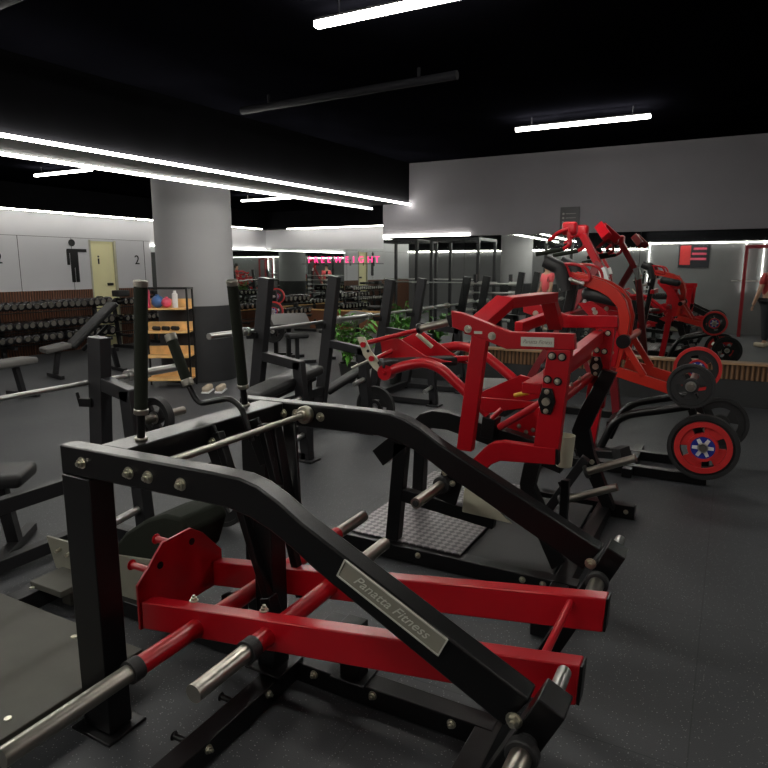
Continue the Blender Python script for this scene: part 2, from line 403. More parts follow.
strip((XB-.28, YE, 2.52), (XB-.28, YL-.9, 2.52), 'white light strip at the top of the far end wall', .03, 'ledwall')
strip((9.9, YL-.03, 2.01), (XB-.05, YL-.03, 2.01), 'thin light strip on top of the mirror by the column', .02, 'ledwall')
strip((XW-.03, 3.12, 1.985), (XW-.03, YE-.02, 1.985), 'glowing light strip on top of the mirror, next to the wall end', .035, 'ledwall')
strip((-.82, 1.88, 1.0), (-.82, 1.88, 2.45), 'upright light strip seen in the mirror left of the dark poster', .035, 'leddim')
strip((-.82, -.19, 1.0), (-.82, -.19, 2.45), 'upright light strip seen in the mirror right of the dark poster', .035, 'leddim')
strip((-.82, -.55, 1.0), (-.82, -.55, 2.45), 'upright light strip at the right edge of the mirror picture', .035, 'leddim')
strip((XR+.045, YR, 2.14), (XR+.045, YL, 2.14), 'light strip along the top of the wall behind, seen in mirrors', .03, 'ledwall')
strip((-.78, -3.0, 2.13), (-.78, 1.93, 2.13), 'light strip across the top of the partition, seen in the mirror', .025, 'leddim')
for (a_, b_, r, l) in (((2.0,1.2,2.86),(2.2,3.8,2.86),.03,'thin black pipe under the black ceiling, nearer one'), ((4.4,1.8,2.86),(4.5,3.8,2.86),.03,'black pipe under the ceiling between the tube lamps')):
    o = MB().cyl(a_, b_, r, n=20); a2, b2 = Vector(a_), Vector(b_)
    for k in (.15, .85): q = a2.lerp(b2, k); o.cyl(q, (q.x, q.y, ZC), .012, n=8)
    tag(o.make('ceiling_pipe', 'pipe', bevel=False), l, 'pipe')
# hanging lamps
proto = thing('tube_lamp', 'x', 'tube lamp', group='hanging tube lamps')
MB().bar((0,-.6,0), (0,.6,0), .045, .03, side=(1,0,0)).make('lamp_tube', 'led', proto, bevel=False)
MB().bar((0,-.60,.024), (0,.60,.024), .03, .018).make('housing', 'black', proto)
MB().cyl((0,-.45,.04), (0,-.45,.10), .004, n=6).cyl((0,.45,.04), (0,.45,.10), .004, n=6).make('hanger', 'steel', proto, bevel=False)
lamps = [(3.15,1.52,'long tube lamp cut off by the top of the picture'), (6.3,1.36,'long tube lamp over the red machines'), (6.05,8.35,'small looking tube lamp left of the column'),
         (10.2,8.1,'small looking tube lamp right of the column'), (0,1.5,'tube lamp over the place of the photographer'), (-3.1,1.5,'tube lamp behind the photographer seen in the mirror'),
         (0.6,-2.2,'tube lamp over the right rear corner, seen in mirror'), (4.0,-2.2,'tube lamp over the floor right of the picture'), (-3.0,-2.2,'tube lamp by the back wall near the poster'),
         (1.6,8.0,'tube lamp over the racks left of the picture'), (-2.6,8.0,'tube lamp over the back left corner of the gym'), (11.8,6.2,'tube lamp in front of the far end mirror')]
for i, (x, y, l) in enumerate(lamps): place(proto if i == 0 else copy_tree(proto), (x, y, 2.85), 0, l)
# column
def column(x, y, lab):
    o = struct('column', MB().cyl((x,y,1.04), (x,y,ZC), .52, n=72), 'colgray', label=lab)
    c = struct('column_base', MB().cyl((x,y,0), (x,y,1.04), .525, n=72), 'colblack')
    return o
column(6.76, 6.65, 'round grey column with black lower part, in front of the dumbbell wall'); column(-4.9, 6.45, 'round grey column behind, seen in the mirror')
# notice on the fascia
nt = thing('notice_board', 'black notice with pale rows hung above the mirror', 'sign', (XW, 1.85, 2.18), True)
MB().bb((XW-.02, 1.72, 1.98), (XW, 1.95, 2.28)).make('notice_sheet', 'colblack', nt)
b = MB()
for k in range(4):
    z = 2.20-k*.05; b.cyl((XW-.023, 1.91, z), (XW-.019, 1.91, z), .014, n=12); b.bb((XW-.023, 1.76, z-.004), (XW-.019, 1.88, z+.004))
b.make('printing', 'graypad', nt, bevel=False)
# dark poster on the back wall
pt = thing('wall_poster', 'dark poster with pale lines on the partition behind, seen in the mirror', 'poster', (-.85, .8, 1.8), True)
MB().bb((-.848, .55, 1.55), (-.82, 1.22, 2.1)).make('poster_sheet', 'jeans', pt)
b = MB()
for k in range(3): b.bb((-.82, .62, 1.97-.12*k), (-.815, .90+.03*k, 2.02-.12*k))
b.make('printing', 'pink', pt, bevel=False)
MB().bb((-.82, .96, 1.62), (-.815, 1.19, 2.07)).make('printing', 'redplate', pt, bevel=False)
# pink letters set on the mirror in place of a sign's corner reflection
sg = thing('free_weight_reflection', 'glowing pink FREE WEIGHT letters on the far mirror, standing for a reflected sign', 'sign', (XB-.014, 8.6, 1.74))
for ch, px in zip('FREEWEIGHT', (309.5,316,322.5,329,338,347,353.5,361,370,377)):
    text('letter', ch, .215, (0, at(px, 262, x=XB-.014).y-8.6, 0), (PI/2, 0, -PI/2), 'neon', sg, ext=.004)
tag(MB().bb((XB-.02, 7.45, 1.635), (XB-.007, 9.85, 1.65)).make('sign_rail', 'black', None), 'thin black rail under the pink letters of the reflected sign on the far mirror', 'rail')

# ================================================================== MACHINE 1: black frame with red lever
XN, XF = 1.235, 2.085
m1 = thing('plate_loaded_row_machine', 'large black arched machine frame with a red lever, closest to the camera', 'gym machine', (1.66, 1.2, 0), True)
prof = [(1.835,1.0),(1.2,1.008),(1.10,1.006),(1.04,.993),(.975,.963),(.90,.918),(.31,.632),(.365,.548),(.86,.80),(.93,.842),(1.0,.878),(1.07,.902),(1.15,.915),(1.835,.905)]
W1 = .062
def side_beam(x0, lab):
    o = MB(); o.bev = .006; o.prism(prof, x0, x0+W1, 'x'); return o.make('side_beam', 'black', m1)
bn = side_beam(XN, 0); bf = side_beam(XF, 0)
for bm_, x, s in ((bn, XN, -1), (bn, XN+W1, 1), (bf, XF, -1)):
    o = MB()
    for y, z in ((1.73,.955),(1.52,.955),(1.44,.955),(1.31,.955)) if x < 1.4 else ((1.60,.955),(1.535,.96),(1.415,.96)): o.bolt((x, y, z), (s,0,0), .014)
    o.make('bolts', 'zinc', bm_, bevel=False)
for x in (XN, XF):
    MB().bb((x-.005, 1.70, .015), (x+.085, 1.83, .905)).make('upright_post', 'black', m1)
    MB().bb((x-.035, 1.67, 0), (x+.12, 1.86, .012)).make('foot_plate', 'black', m1)
o = MB(); o.bev = .005; o.bb((XN+W1, 1.60, .93), (XF, 1.72, 1.0)); o.make('crossbeam', 'black', m1)
# base
MB().bb((1.77, .56, .008), (1.85, 2.7, .085)).make('base_rail', 'black', m1)
MB().bb((1.10, 1.33, .008), (2.15, 1.41, .082)).make('base_rail', 'black', m1)
MB().bb((1.20, .54, .008), (2.17, .62, .082)).make('base_rail', 'black', m1)
o = MB()
for y in (.7, 1.0, 1.25): o.bolt((1.77, y, .06), (-1,0,0), .012)
for x in (1.3, 1.6): o.bolt((x, 1.33, .06), (0,-1,0), .011)
o.make('bolts', 'zinc', m1, bevel=False)
# lower ends of the beams: tilted blocks and posts, with plate horns
dv = Vector((0, .31-.90, .632-.918)).normalized(); up = Vector((0, -dv.z, dv.y))*-1
if up.z < 0: up = -up
for x in (XN, XF):
    c = Vector((x+W1/2, .325, .585)); tip = c+dv*.035
    fl = tip-up*((tip.z-.07)/up.z); MB().bar(tip+up*.075, fl, .085, .065).make('end_bracket', 'black', m1)
    hy, hz = tip.y-up.y*.035, tip.z-up.z*.035
    pk = tip+up*.045; MB().cyl((x+.06, pk.y, pk.z), (x+.17, pk.y, pk.z), .017, n=22).make('lock_peg', 'steel', m1, bevel=False)
    hn = MB().cyl((x-.34 if x == XN else x-.20, hy, hz), (x-.05, hy, hz), .0245, n=24).make('plate_horn', 'chrome', m1, bevel=False)
    MB().cyl((x-.06, hy, hz), (x-.035, hy, hz), .037, n=24).cyl((x-.03, hy, hz), (x+.1, hy, hz), .024, n=16).make('collar', 'rubber', hn)
    MB().bolt((x-.012, hy+.03, hz+.045), (-1,0,0), .014).make('bolts', 'zinc', hn, bevel=False)
# name plate on the beam
a = at(362, 588, x=XN-.004); c_ = at(421, 624, x=XN-.004); mid = (a+c_)/2
dpl = Vector((0, dv.y, dv.z)); L1 = .30
np_ = MB().bar(mid-dpl*L1/2, mid+dpl*L1/2, .006, .052).make('name_plate', 'plate_gray', m1)
fr = MB()
uo = Vector((0, up.y, up.z))
for s in (-1, 1):
    fr.bar(mid-dpl*L1/2+uo*.025*s-Vector((.004,0,0)), mid+dpl*L1/2+uo*.025*s-Vector((.004,0,0)), .003, .0035)
    fr.bar(mid+dpl*L1/2*s-uo*.026-Vector((.004,0,0)), mid+dpl*L1/2*s+uo*.026-Vector((.004,0,0)), .003, .0035)
fr.make('plate_rim', 'silvertext', np_, bevel=False)
def lettering(body, size, pos, dirv, upv, m, par, base, shear=.35, sx=1.):
    t = text('lettering', body, size, (0,0,0), (0,0,0), m, None, .0006, shear, 1)
    nrm = dirv.cross(upv).normalized(); R = Matrix((dirv*sx, upv, nrm)).transposed().to_4x4()
    t.matrix_world = Matrix.Translation(Vector(pos)-Vector(base))@R
    t.parent = par; return t
lettering('Panatta Fitness', .036, mid-Vector((.0042,0,0)), dpl, uo, 'silvertext', np_, m1['_w'], .45, 1.0)
# cross shaft with bearing
MB().cyl((XN+W1, 1.50, .955), (XF, 1.48, .965), .012, n=40).make('pivot_shaft', 'chrome', m1, bevel=False)
MB().cyl((XF-.03, 1.48, .965), (XF, 1.48, .965), .036, n=24).cyl((XF-.045, 1.48, .965), (XF-.03, 1.48, .965), .022, n=20).make('bearing', 'zinc', m1)
# tall foam grips standing on the crossbeam
def grip(base, top, k0, par, r=.021):
    base = Vector(base); top = Vector(top); d = top-base
    h = MB().cyl(base, top, .013, n=16).make('handle_bar', 'black', par, bevel=False)
    MB().cyl(base+d*k0, base+d*.965, r, n=22).make('foam_sleeve', 'foam', h)
    MB().cyl(base+d*.96, top+d*.0, r+.001, n=22).cyl(base+d*(k0-.02), base+d*(k0+.018), r+.002, n=22).cyl(base, base+d*.02, r, n=22).make('chrome_ring', 'chrome', h)
    return h
grip((1.395,1.648,1.0), (1.395,1.60,1.512), .19, m1); grip((1.964,1.70,1.0), (1.86,1.648,1.505), .17, m1)
# bent swinging handle
hp = [at(*p, x=1.75) for p in ((189,386),(198,404),(230,398),(242,408),(252,441))]
hb = MB().tube(hp, .011, n=14).make('swing_handle', 'black', m1, bevel=False)
ga, gb = at(188.5,385,x=1.75), at(170,335,x=1.75); gd = gb-ga
MB().cyl(ga, gb, .0205, n=22).make('foam_sleeve', 'foam', hb)
MB().cyl(ga-gd*.02, ga+gd*.12, .0225, n=22).cyl(gb-gd*.12, gb+gd*.02, .0225, n=22).make('chrome_ring', 'chrome', hb)
# mast and hanging links
MB().bb((1.68, 1.36, .085), (1.765, 1.44, .78)).make('mast', 'black', m1)
MB().bb((1.65, 1.32, .085), (1.80, 1.48, .095)).make('foot_plate', 'black', m1)
for y, z in ((1.10,.30),(1.66,.26)):
    MB().bb((1.775, y-.04, .085), (1.845, y+.04, z)).bb((1.75, y-.07, .085), (1.87, y+.07, .094)).make('stop_post', 'black', m1)
for p, q in (((218,432),(273,612)), ((262,424),(303,592))):
    x = at(p[0], p[1]+5, z=.955).x; A = at(*p, x=x); B = at(*q, x=x)
    lk = MB().bar(A, B, .034, .03).make('hanging_link', 'black', m1)
    MB().bar(B+(A-B)*.09, B-(A-B)*.02, .048, .045).make('link_socket', 'black', lk)
    MB().bar(A+Vector((0,.05,.01)), A+Vector((0,-.02,-.15)), .012, .075).make('link_bracket', 'black', lk)
    MB().bolt((x-.018, A.y+.01, A.z-.03), (-1,0,0), .010).make('bolts', 'zinc', lk, bevel=False)
MB().bar((1.9,1.49,.95), (1.86,1.40,.62), .05, .014, side=(1,0,0)).make('web_plate', 'black', m1)
MB().bar((1.98,1.49,.95), (1.88,1.40,.62), .014, .06, side=(1,0,0)).make('web_plate', 'black', m1)
for x in (1.30, 1.52): MB().cyl((x,1.405,.05),(x,1.48,.05),.010,n=14).cyl((x,1.475,.05),(x,1.482,.05),.016,n=14).make('side_peg', 'black', m1)
ep = MB().bb((1.04,1.31,.03),(1.11,1.43,.055)).make('end_plate', 'charcoal', m1)
MB().cyl((1.075,1.34,.054),(1.075,1.34,.057),.013,n=18).cyl((1.075,1.40,.054),(1.075,1.40,.057),.013,n=18).make('hole', 'rubber', ep, bevel=False)
# red lever
lv = MB(); lv.bev = .004
Ln = ((1.76,.378),(.245,.612)); nx, fx = 1.44, 1.80
lvo = None
for x in (nx, fx):
    o = MB(); o.bev = .004; o.prism([(1.76,.378),(.245,.612),(.25,.505),(1.76,.275)], x, x+.052, 'x'); q = o.make('lever_beam', 'red', m1)
    if lvo is None: lvo = q
    e = MB(); e.bev = .002; e.prism([(.246,.610),(.238,.611),(.242,.506),(.25,.507)], x+.002, x+.05, 'x'); e.make('end_cap', 'black', q)
hexp = [(1.435,.27),(1.435,.44),(1.475,.475),(1.56,.555),(1.70,.560),(1.76,.52),(1.86,.41),(1.86,.27)]
o = MB(); o.bev = .002; o.prism(hexp, 1.765, 1.777, 'y'); hx = o.make('gusset_plate', 'red', m1)
MB().cyl((1.54,1.763,.475), (1.54,1.779,.475), .014, n=18).cyl((1.70,1.763,.505), (1.70,1.779,.505), .014, n=18).make('bolt_hole', 'black', hx, bevel=False)
for x, z in ((1.50,.50),(1.62,.555)):
    MB().cyl((x,1.777,z-.03), (x,1.87,z-.03), .013, n=16).cyl((x,1.865,z-.03), (x,1.872,z-.03), .02, n=16).make('peg', 'red', hx)
def dirx(p, q, r, name, m, par, n=56): return MB().cyl(p, q, r, n=n).make(name, m, par, bevel=False)
# two loading bars across the lever
for (y, z, xa, xb, x0, x1, nm) in ((1.495,.355,.775,1.19,2.30,2.56,'a'), (1.195,.412,1.125,1.37,2.02,2.22,'b')):
    t = dirx((xb, y, z), (x1-.24 if nm == 'a' else 1.98, y, z), .031, 'loading_tube', 'red', m1)
    dirx((xa, y, z), (xb-.005, y, z), .0265, 'chrome_sleeve', 'chrome', t)
    dirx((x0, y, z), (x1, y, z), .0265, 'chrome_sleeve', 'chrome', t)
    dirx((xb-.03, y, z), (xb+.008, y, z), .036, 'rubber_collar', 'rubber', t)
    MB().bolt((nx+.01, y+.015, .445+(.045 if nm == 'b' else 0)), (0,0,1), .011).bolt((fx+.02, y+.015, .445+(.045 if nm == 'b' else 0)), (0,0,1), .011).make('bolts', 'zinc', t, bevel=False)
dirx((nx+.05, .345, .575), (fx, .345, .575), .011, 'tie_rod', 'red', m1)
# standing board and seat side
o = MB(); o.bev = .004; o.bb((.70, 1.88, .085), (1.53, 3.0, .108)); bo = o.make('standing_board', 'board', m1, label='grey floor board with screws')
o = MB()
for x, y in [at(px, py, z=.108)[:2] for px, py in ((32,588),(74,637),(8,719))]: o.cyl((x,y,.107),(x,y,.112),.012,n=14)
o.make('screws', 'zinc', bo, bevel=False)
MB().bb((.8, 2.60, .0), (1.5, 2.68, .085)).bb((.8, 1.95, .0), (1.5, 2.03, .085)).make('board_bearer', 'black', m1)
MB().bb((1.50, 2.70, .0), (2.3, 2.80, .085)).make('base_rail', 'charcoal', m1)
sp = [yz(*p, 1.8) for p in ((46,536),(78,545),(115,555),(150,560),(142,602),(114,594),(80,574),(56,568))]
o = MB(); o.bev = .002; o.prism(sp, 1.8, 1.812, 'x'); so = o.make('side_plate', 'plate_gray', m1, label='grey green sheet steel side of the pad')
o = MB()
for px, py in ((60,549),(70,553)): v = at(px, py, x=1.8); o.cyl((1.8,v.y,v.z),(1.77,v.y-.01,v.z),.008,n=12)
o.make('pins', 'zinc', so, bevel=False)
cp = [yz(*p, 1.85) for p in ((114,553),(130,531),(152,517),(170,512),(187,516),(194,530),(186,560),(150,562))]
o = MB(); o.bev = .015; o.prism(cp, 1.815, 2.06, 'x'); o.make('seat_pad', 'foam', m1)
o = MB(); vs = at(70,576,z=.13); o.bb((vs.x-.12,vs.y-.10,.10),(vs.x+.14,vs.y+.12,.13)); o.bb((vs.x-.03,vs.y-.03,0),(vs.x+.03,vs.y+.03,.10)); o.make('small_step', 'board', m1)

# ================================================================== plates
def plate_proto(label, r=.225, kind='black', t=.045, loc=(0,0,0)):
    """weight plate whose axis lies along x"""
    o = thing('weight_plate', label, 'weight plate', loc)
    h = t/2
    MB().lathe([(-h,r),(h,r),(h,r*.88),(h*.45,r*.86),(h*.45,r*.62) if kind != 'x' else (h*.45,r*.62),(-h*.45,r*.62),(-h*.45,r*.86),(-h,r*.88)], (0,0,0), 'x', 48).make('rim', 'rubber', o, bevel=False)
    MB().lathe([(-h,.03),(-h,r*.34),(h,r*.34),(h,.03)], (0,0,0), 'x', 36).make('hub', 'blue' if kind in ('star','redrim') else 'rubber', o, bevel=False)
    sp_ = MB()
    n = 4 if kind in ('star', 'redrim') else 3
    R4 = kind in ('star', 'redrim')
    for k in range(n):
        a0 = 2*PI*k/n+.5; wd = 1.0 if n == 4 else .8
        pts = []
        for j in range(7): a = a0-wd/2*.9+wd*.9*j/6; pts.append((r*.30*math.cos(a), r*.30*math.sin(a)))
        for j in range(7): a = a0+wd*(.5 if R4 else .62)-wd*(1.0 if R4 else 1.24)*j/6; pts.append((r*.64*math.cos(a), r*.64*math.sin(a)))
        sp_.prism(pts, -h*.55, h*.55, 'x')
    sp_.make('spokes', 'redplate' if kind == 'star' else 'rubber', o)
    if kind in ('star', 'redrim'):
        rr = (.80,.64) if kind == 'star' else (1.01,.87)
        MB().lathe([(-h*1.05,r*rr[1]),(-h*1.05,r*rr[0]),(h*1.05,r*rr[0]),(h*1.05,r*rr[1])], (0,0,0), 'x', 48).make('red_ring', 'redplate', o, bevel=False)
        MB().lathe([(-h*1.06,r*.34),(-h*1.06,r*.43),(h*1.06,r*.43),(h*1.06,r*.34)], (0,0,0), 'x', 48).make('red_ring', 'redplate', o, bevel=False)
        sm = MB()
        for k in range(6):      # plain six-lobed badge
            a = 2*PI*k/6
            p = [(r*.12*math.cos(a-.5), r*.12*math.sin(a-.5)), (r*.30*math.cos(a-.16), r*.30*math.sin(a-.16)), (r*.30*math.cos(a+.16), r*.30*math.sin(a+.16)), (r*.12*math.cos(a+.5), r*.12*math.sin(a+.5))]
            sm.prism(p, -h*1.12, -h*.98, 'x'); sm.prism(p, h*.98, h*1.12, 'x')
        sm.make('badge', 'white', o, bevel=False)
    MB().lathe([(-h*1.15,.026),(-h*1.15,.036),(h*1.15,.036),(h*1.15,.026)], (0,0,0), 'x', 24).make('bore_ring', 'steel', o, bevel=False)
    return o
def splate(label, px, py, x, r=.225, kind='black', grp=None, t=.045):
    v = at(px, py, x=x); p = plate_proto(label, r, kind, t); p.location = v
    if grp: p['group'] = grp
    return p, v

# ================================================================== MACHINE 2: red frame in the middle
m2 = thing('leg_press_machine', 'red framed machine with name plate and cream adjuster behind the black arch', 'gym machine', (3.5, 1.1, 0), True)
A2, B2 = 2.86, 4.05           # planes of its two side frames
def side_frame(x, s):
    P = lambda l: [yz(px, py, A2) for px, py in l]
    o = MB(); o.bev = .004
    o.prism(P([(451,311),(461,313),(510,332),(574,334),(575,350),(506,349),(452,327)]), x, x+.045, 'x')
    top = o.make('top_plate', 'red', m2)
    if s < 0:
     o = MB(); o.prism(P([(471,335),(486,339),(471,452),(456,450)]), x+.002, x+.05, 'x'); o.make('front_upright', 'red', m2)
    o = MB(); o.bev = .003; o.prism(P([(547,350),(571,350),(557,458),(532,456)]), x+.004, x+.06, 'x'); up_ = o.make('rear_upright', 'red', m2)
    if s < 0:
     o = MB(); o.prism(P([(462,470),(486,446),(492,443),(503,442),(555,449),(555,465),(500,461),(490,465),(476,482),(462,486)]), x, x+.05, 'x'); o.make('lower_rail', 'red', m2)
    if s < 0:
     o = MB(); o.prism(P([(555,449),(558,449.5),(558,465.5),(555,465)]), x+.002, x+.048, 'x'); o.make('end_cap', 'black', m2)
    o = MB()
    for px, py in ((468,329),(492,336)): v = at(px, py, x=A2); o.bolt((x, v.y, v.z), (-1,0,0), .014)
    o.make('bolts', 'zinc', top, bevel=False)
    o = MB()
    for px, py in ((552,356),(562,357),(547.5,379.5),(557.5,381.5)): v = at(px, py, x=A2); o.cyl((x+.003, v.y, v.z), (x-.004, v.y, v.z), .020, n=20)
    v = at(547, 401, x=A2); o.prism([(v.y-.022,v.z+.06),(v.y+.022,v.z+.06),(v.y+.04,v.z),(v.y+.022,v.z-.06),(v.y-.022,v.z-.06),(v.y-.04,v.z)], x-.012, x+.003, 'x')
    br = o.make('bearing', 'black', up_)
    o = MB()
    for px, py in ((552,356),(562,357),(547.5,379.5),(557.5,381.5)): q = at(px, py, x=A2); o.bolt((x-.004, q.y, q.z), (-1,0,0), .010)
    o.cyl((x-.012, v.y, v.z), (x-.028, v.y, v.z), .018, n=20); o.bolt((x-.012, v.y, v.z+.045), (-1,0,0), .009).bolt((x-.012, v.y, v.z-.045), (-1,0,0), .009)
    o.make('bolts', 'zinc', br, bevel=False)
    # black bent leg
    if s > 0:
        pl = [yz(*p, B2) for p in ((604,368),(618,372),(591,428),(596,452),(616,508),(604,510),(579,450),(574,428),(582,408))]; xa, xb = x-.07, x-.002
    else:
        pl = [yz(*p, A2+.03) for p in ((525,462),(541,462),(535,486),(566,560),(553,568),(523,500),(521,482))]; xa, xb = x+.005, x+.065
    o = MB(); o.prism([(y, max(z, .075)) for y, z in pl], xa, xb, 'x'); lg = o.make('rear_leg', 'black', m2)
    o = MB(); q = at(594, 459, x=B2) if s > 0 else at(546, 513, x=A2); o.bolt((xa, q.y, q.z), (-1,0,0), .012); o.make('bolts', 'zinc', lg, bevel=False)
    return v
side_frame(A2, -1); vb = side_frame(B2, 1)
# top loop joining both sides
p0 = at(487,334,x=A2+.02); c1 = at(503,298,x=A2+.3); c2 = at(549,293,x=B2-.45); c3 = at(560,318,x=B2)
tw = dict(side=(0,1,0))
o = MB(); q0, q1, q2, q3 = at(472,331,x=A2+.03), at(506,301,x=A2+.30), at(550,297,x=A2+.78), at(556,326,x=A2+.95)
o.bar(q0, q1, .10, .055, side=(0,1,0)); o.bar(q1+(q0-q1)*.06, q2, .10, .055, side=(0,1,0)); o.bar(q2+(q1-q2)*.05, q3, .08, .06, side=(0,1,0))
o.make('top_loop', 'red', m2)
MB().bar((A2+.66,1.04,1.22), (B2+.02,1.0,1.25), .05, .06, side=(0,1,0)).make('top_rail', 'red', m2)
MB().bar((A2+.02,.70,1.06), (B2+.02,.70,1.14), .06, .07, side=(0,1,0)).make('cross_rail', 'red', m2)
MB().bar((A2+.02,.78,1.00), (B2+.02,.78,1.02), .09, .05, side=(0,1,0)).make('cross_rail', 'red', m2)
rt = MB().cyl((A2+.05,.74,.88), (B2,.74,.88), .03, n=22).make('pivot_tube', 'red', m2, bevel=False)
o = MB()
for k in range(4): o.bolt((A2+.25+.22*k, .74, .908), (0,0,1), .009)
o.make('bolts', 'zinc', rt, bevel=False)
# name plate on the near top plate
a = at(521, 341.5, x=A2-.003); c_ = at(554, 342.5, x=A2-.003); d2 = (c_-a).normalized(); u2 = Vector((0,0,1)); mid2 = (a+c_)/2
n2 = MB().bar(a, c_, .005, .042).make('name_plate', 'silvertext', m2, bevel=False)
lettering('Panatta Fitness', .026, mid2-Vector((.0035,0,0)), d2, u2, 'plate_gray', n2, m2['_w'], .4, .85)
v = at(478,332.5,x=A2-.003); MB().bb((A2-.003,v.y-.02,v.z-.006),(A2,v.y+.02,v.z+.006)).make('small_plate', 'silvertext', m2, bevel=False)
# base frame
MB().bb((2.86, .52, .005), (2.94, 1.92, .088)).make('base_rail', 'black', m2)
MB().bb((B2+.0, .42, .005), (B2+.08, 1.3, .088)).make('base_rail', 'black', m2)
MB().bb((2.5, .56, .005), (4.16, .64, .085)).make('base_rail', 'black', m2)
MB().bb((2.9, 1.72, .005), (4.2, 1.80, .085)).make('base_rail', 'black', m2)
o = MB()
for y in (.68, .78, 1.34, 1.58): o.bolt((2.86, y, .06), (-1,0,0), .012)
for y in (.47, .62): o.bolt((B2, y, .05), (-1,0,0), .011)
o.make('bolts', 'zinc', m2, bevel=False)
dp = MB().bb((2.90, 1.12, .088), (4.1, 1.80, .098)).make('foot_platform', 'diamond', m2, label='grey diamond plate tread')
MB().bb((2.95, .66, .06), (4.0, 1.12, .075)).make('floor_panel', 'rubber', m2)
o = MB(); t1 = [yz(*p, 3.05) for p in ((479,488),(508,518),(480,512))]
MB().prism([yz(*p, 2.835) for p in ((464,489),(468,485),(512,524),(462,512))], 2.835, 2.845, 'x').make('guard_plate', 'cream', m2, label='cream painted corner plate')
# short front post and oblique stub
MB().bar((2.93,1.52,.09), (2.93,1.47,.64), .06, .075, side=(1,0,0)).make('front_post', 'black', m2)
sa, sb = at(380,457,x=2.93), at(416,428,x=2.93)
MB().bar(sa, sb, .06, .10).make('front_stub', 'black', m2)
MB().bar((2.93,1.5,.36), (2.93,.95,.30), .05, .07).make('low_rail', 'black', m2)
h = MB().cyl((2.55,1.21,.475), (2.86,1.205,.475), .026, n=24).make('plate_horn', 'chrome', m2, bevel=False)
MB().cyl((2.83,1.205,.475), (2.87,1.205,.475), .045, n=24).cyl((2.545,1.21,.475), (2.552,1.21,.475), .016, n=20).make('collar', 'rubber', h)
MB().bolt((2.85,1.15,.49), (-1,0,0), .012).bolt((2.85,1.19,.54), (-1,0,0), .012).make('bolts', 'zinc', h, bevel=False)
MB().bar((2.88,1.20,.38), (2.88,1.14,.60), .02, .12).make('horn_bracket', 'black', m2)
# spine
s0 = [at(*p, x=3.45) for p in ((409,440),(420,419),(438,420),(482,432),(545,452))]
o = MB()
pts = [yz(*p, 3.42) for p in ((405,441),(411,423),(420,414),(432,411),(448,413),(520,436),(560,452),(560,474),(520,457),(447,430),(430,428),(420,438),(418,446))]
o.prism(pts, 3.42, 3.50, 'x'); sp1 = o.make('spine', 'black', m2)
MB().bar(at(484,425,x=3.4), at(497,428,x=3.4), .10, .12).make('spine_clamp', 'black', sp1)
MB().bar((3.46,1.62,.1), (3.46,1.60,.62), .07, .07).make('spine_post', 'black', m2)
# carriage tubes and pad
tb = [at(*p, x=3.38) for p in ((386,373),(400,367),(424,362),(441,368),(489,414))]
MB().tube(tb, .030, n=16, sm=5).make('carriage_tube', 'red', m2, bevel=False)
e = at(387,372,x=3.38)
MB().cyl(e+Vector((-.035,0,0)), e+Vector((.035,0,0)), .047, n=24).bolt(e+Vector((-.035,0,0)), (-1,0,0), .012).make('pivot_eye', 'red', m2, bevel=False)
tb = [at(*p, x=3.80) for p in ((430,350),(462,345),(483,353),(530,393))]
MB().tube(tb, .030, n=16, sm=5).make('carriage_tube', 'red', m2, bevel=False)
# cream quadrant with holes
qo = [(358,337),(365,337),(371,350),(380,362),(390,371),(386,378),(374,368),(364,355)]
o = MB(); o.bev = .001; o.prism([yz(*p, 3.40) for p in qo], 3.39, 3.402, 'x'); qd = o.make('adjuster_plate', 'cream', m2, label='cream curved adjuster plate with holes')
o = MB(); r_ = MB()
for px, py in ((368,351),(379,363),(385,368)): v = at(px, py, x=3.388); o.cyl((3.386,v.y,v.z),(3.392,v.y,v.z),.010,n=14)
for px, py in ((363.5,344.5),(372,358.5)): v = at(px, py, x=3.388); r_.cyl((3.375,v.y,v.z),(3.395,v.y,v.z),.017,n=18)
o.make('hole', 'black', qd, bevel=False); r_.make('knob', 'red', qd, bevel=False)
o = MB(); o.cyl(at(366,343,x=3.45), at(418,330,x=3.6), .015, n=14).cyl(at(378,358,x=3.45), at(392,351,x=3.5), .014, n=14).make('link_rod', 'red', m2, bevel=False)
MB().cyl(at(352,368,x=3.45), at(392,350,x=3.5), .009, n=12).make('chrome_rod', 'chrome', m2, bevel=False)
o = MB(); o.bev=.003; o.prism([yz(*p, 3.55) for p in ((380,341),(398,338),(425,356),(452,362),(392,366),(383,360))], 3.55, 3.565, 'x'); o.make('carriage_plate', 'red', m2)
o = MB(); o.bev=.003; o.prism([yz(*p, 3.75) for p in ((398,341),(420,330),(450,352),(470,364),(430,360))], 3.75, 3.765, 'x'); o.make('carriage_plate', 'red', m2)
MB().bar(at(386,361,x=3.5), at(470,358,x=3.75), .04, .03).make('carriage_rail', 'red', m2)
MB().pad((at(388,366,x=3.5)+at(450,358,x=3.6))/2, (.50,.10,.06), Matrix.Rotation(-.75, 3, 'Z'), .02).make('seat_pad', 'vinyl', m2)
cs = MB().cyl(at(420,328.5,x=3.42), at(453,321,x=3.42), .022, n=24).make('chrome_sleeve', 'chrome', m2, bevel=False)
MB().cyl(at(418,329,x=3.42), at(421,328.3,x=3.42), .032, n=24).make('end_ring', 'black', cs); MB().bar(at(451,321.5,x=3.42), at(458,319,x=3.42), .10, .07).make('clamp', 'black', cs)
MB().cyl(at(417,334,x=3.5), at(432,347,x=3.55), .013, n=12).make('cream_rod', 'cream', m2, bevel=False)
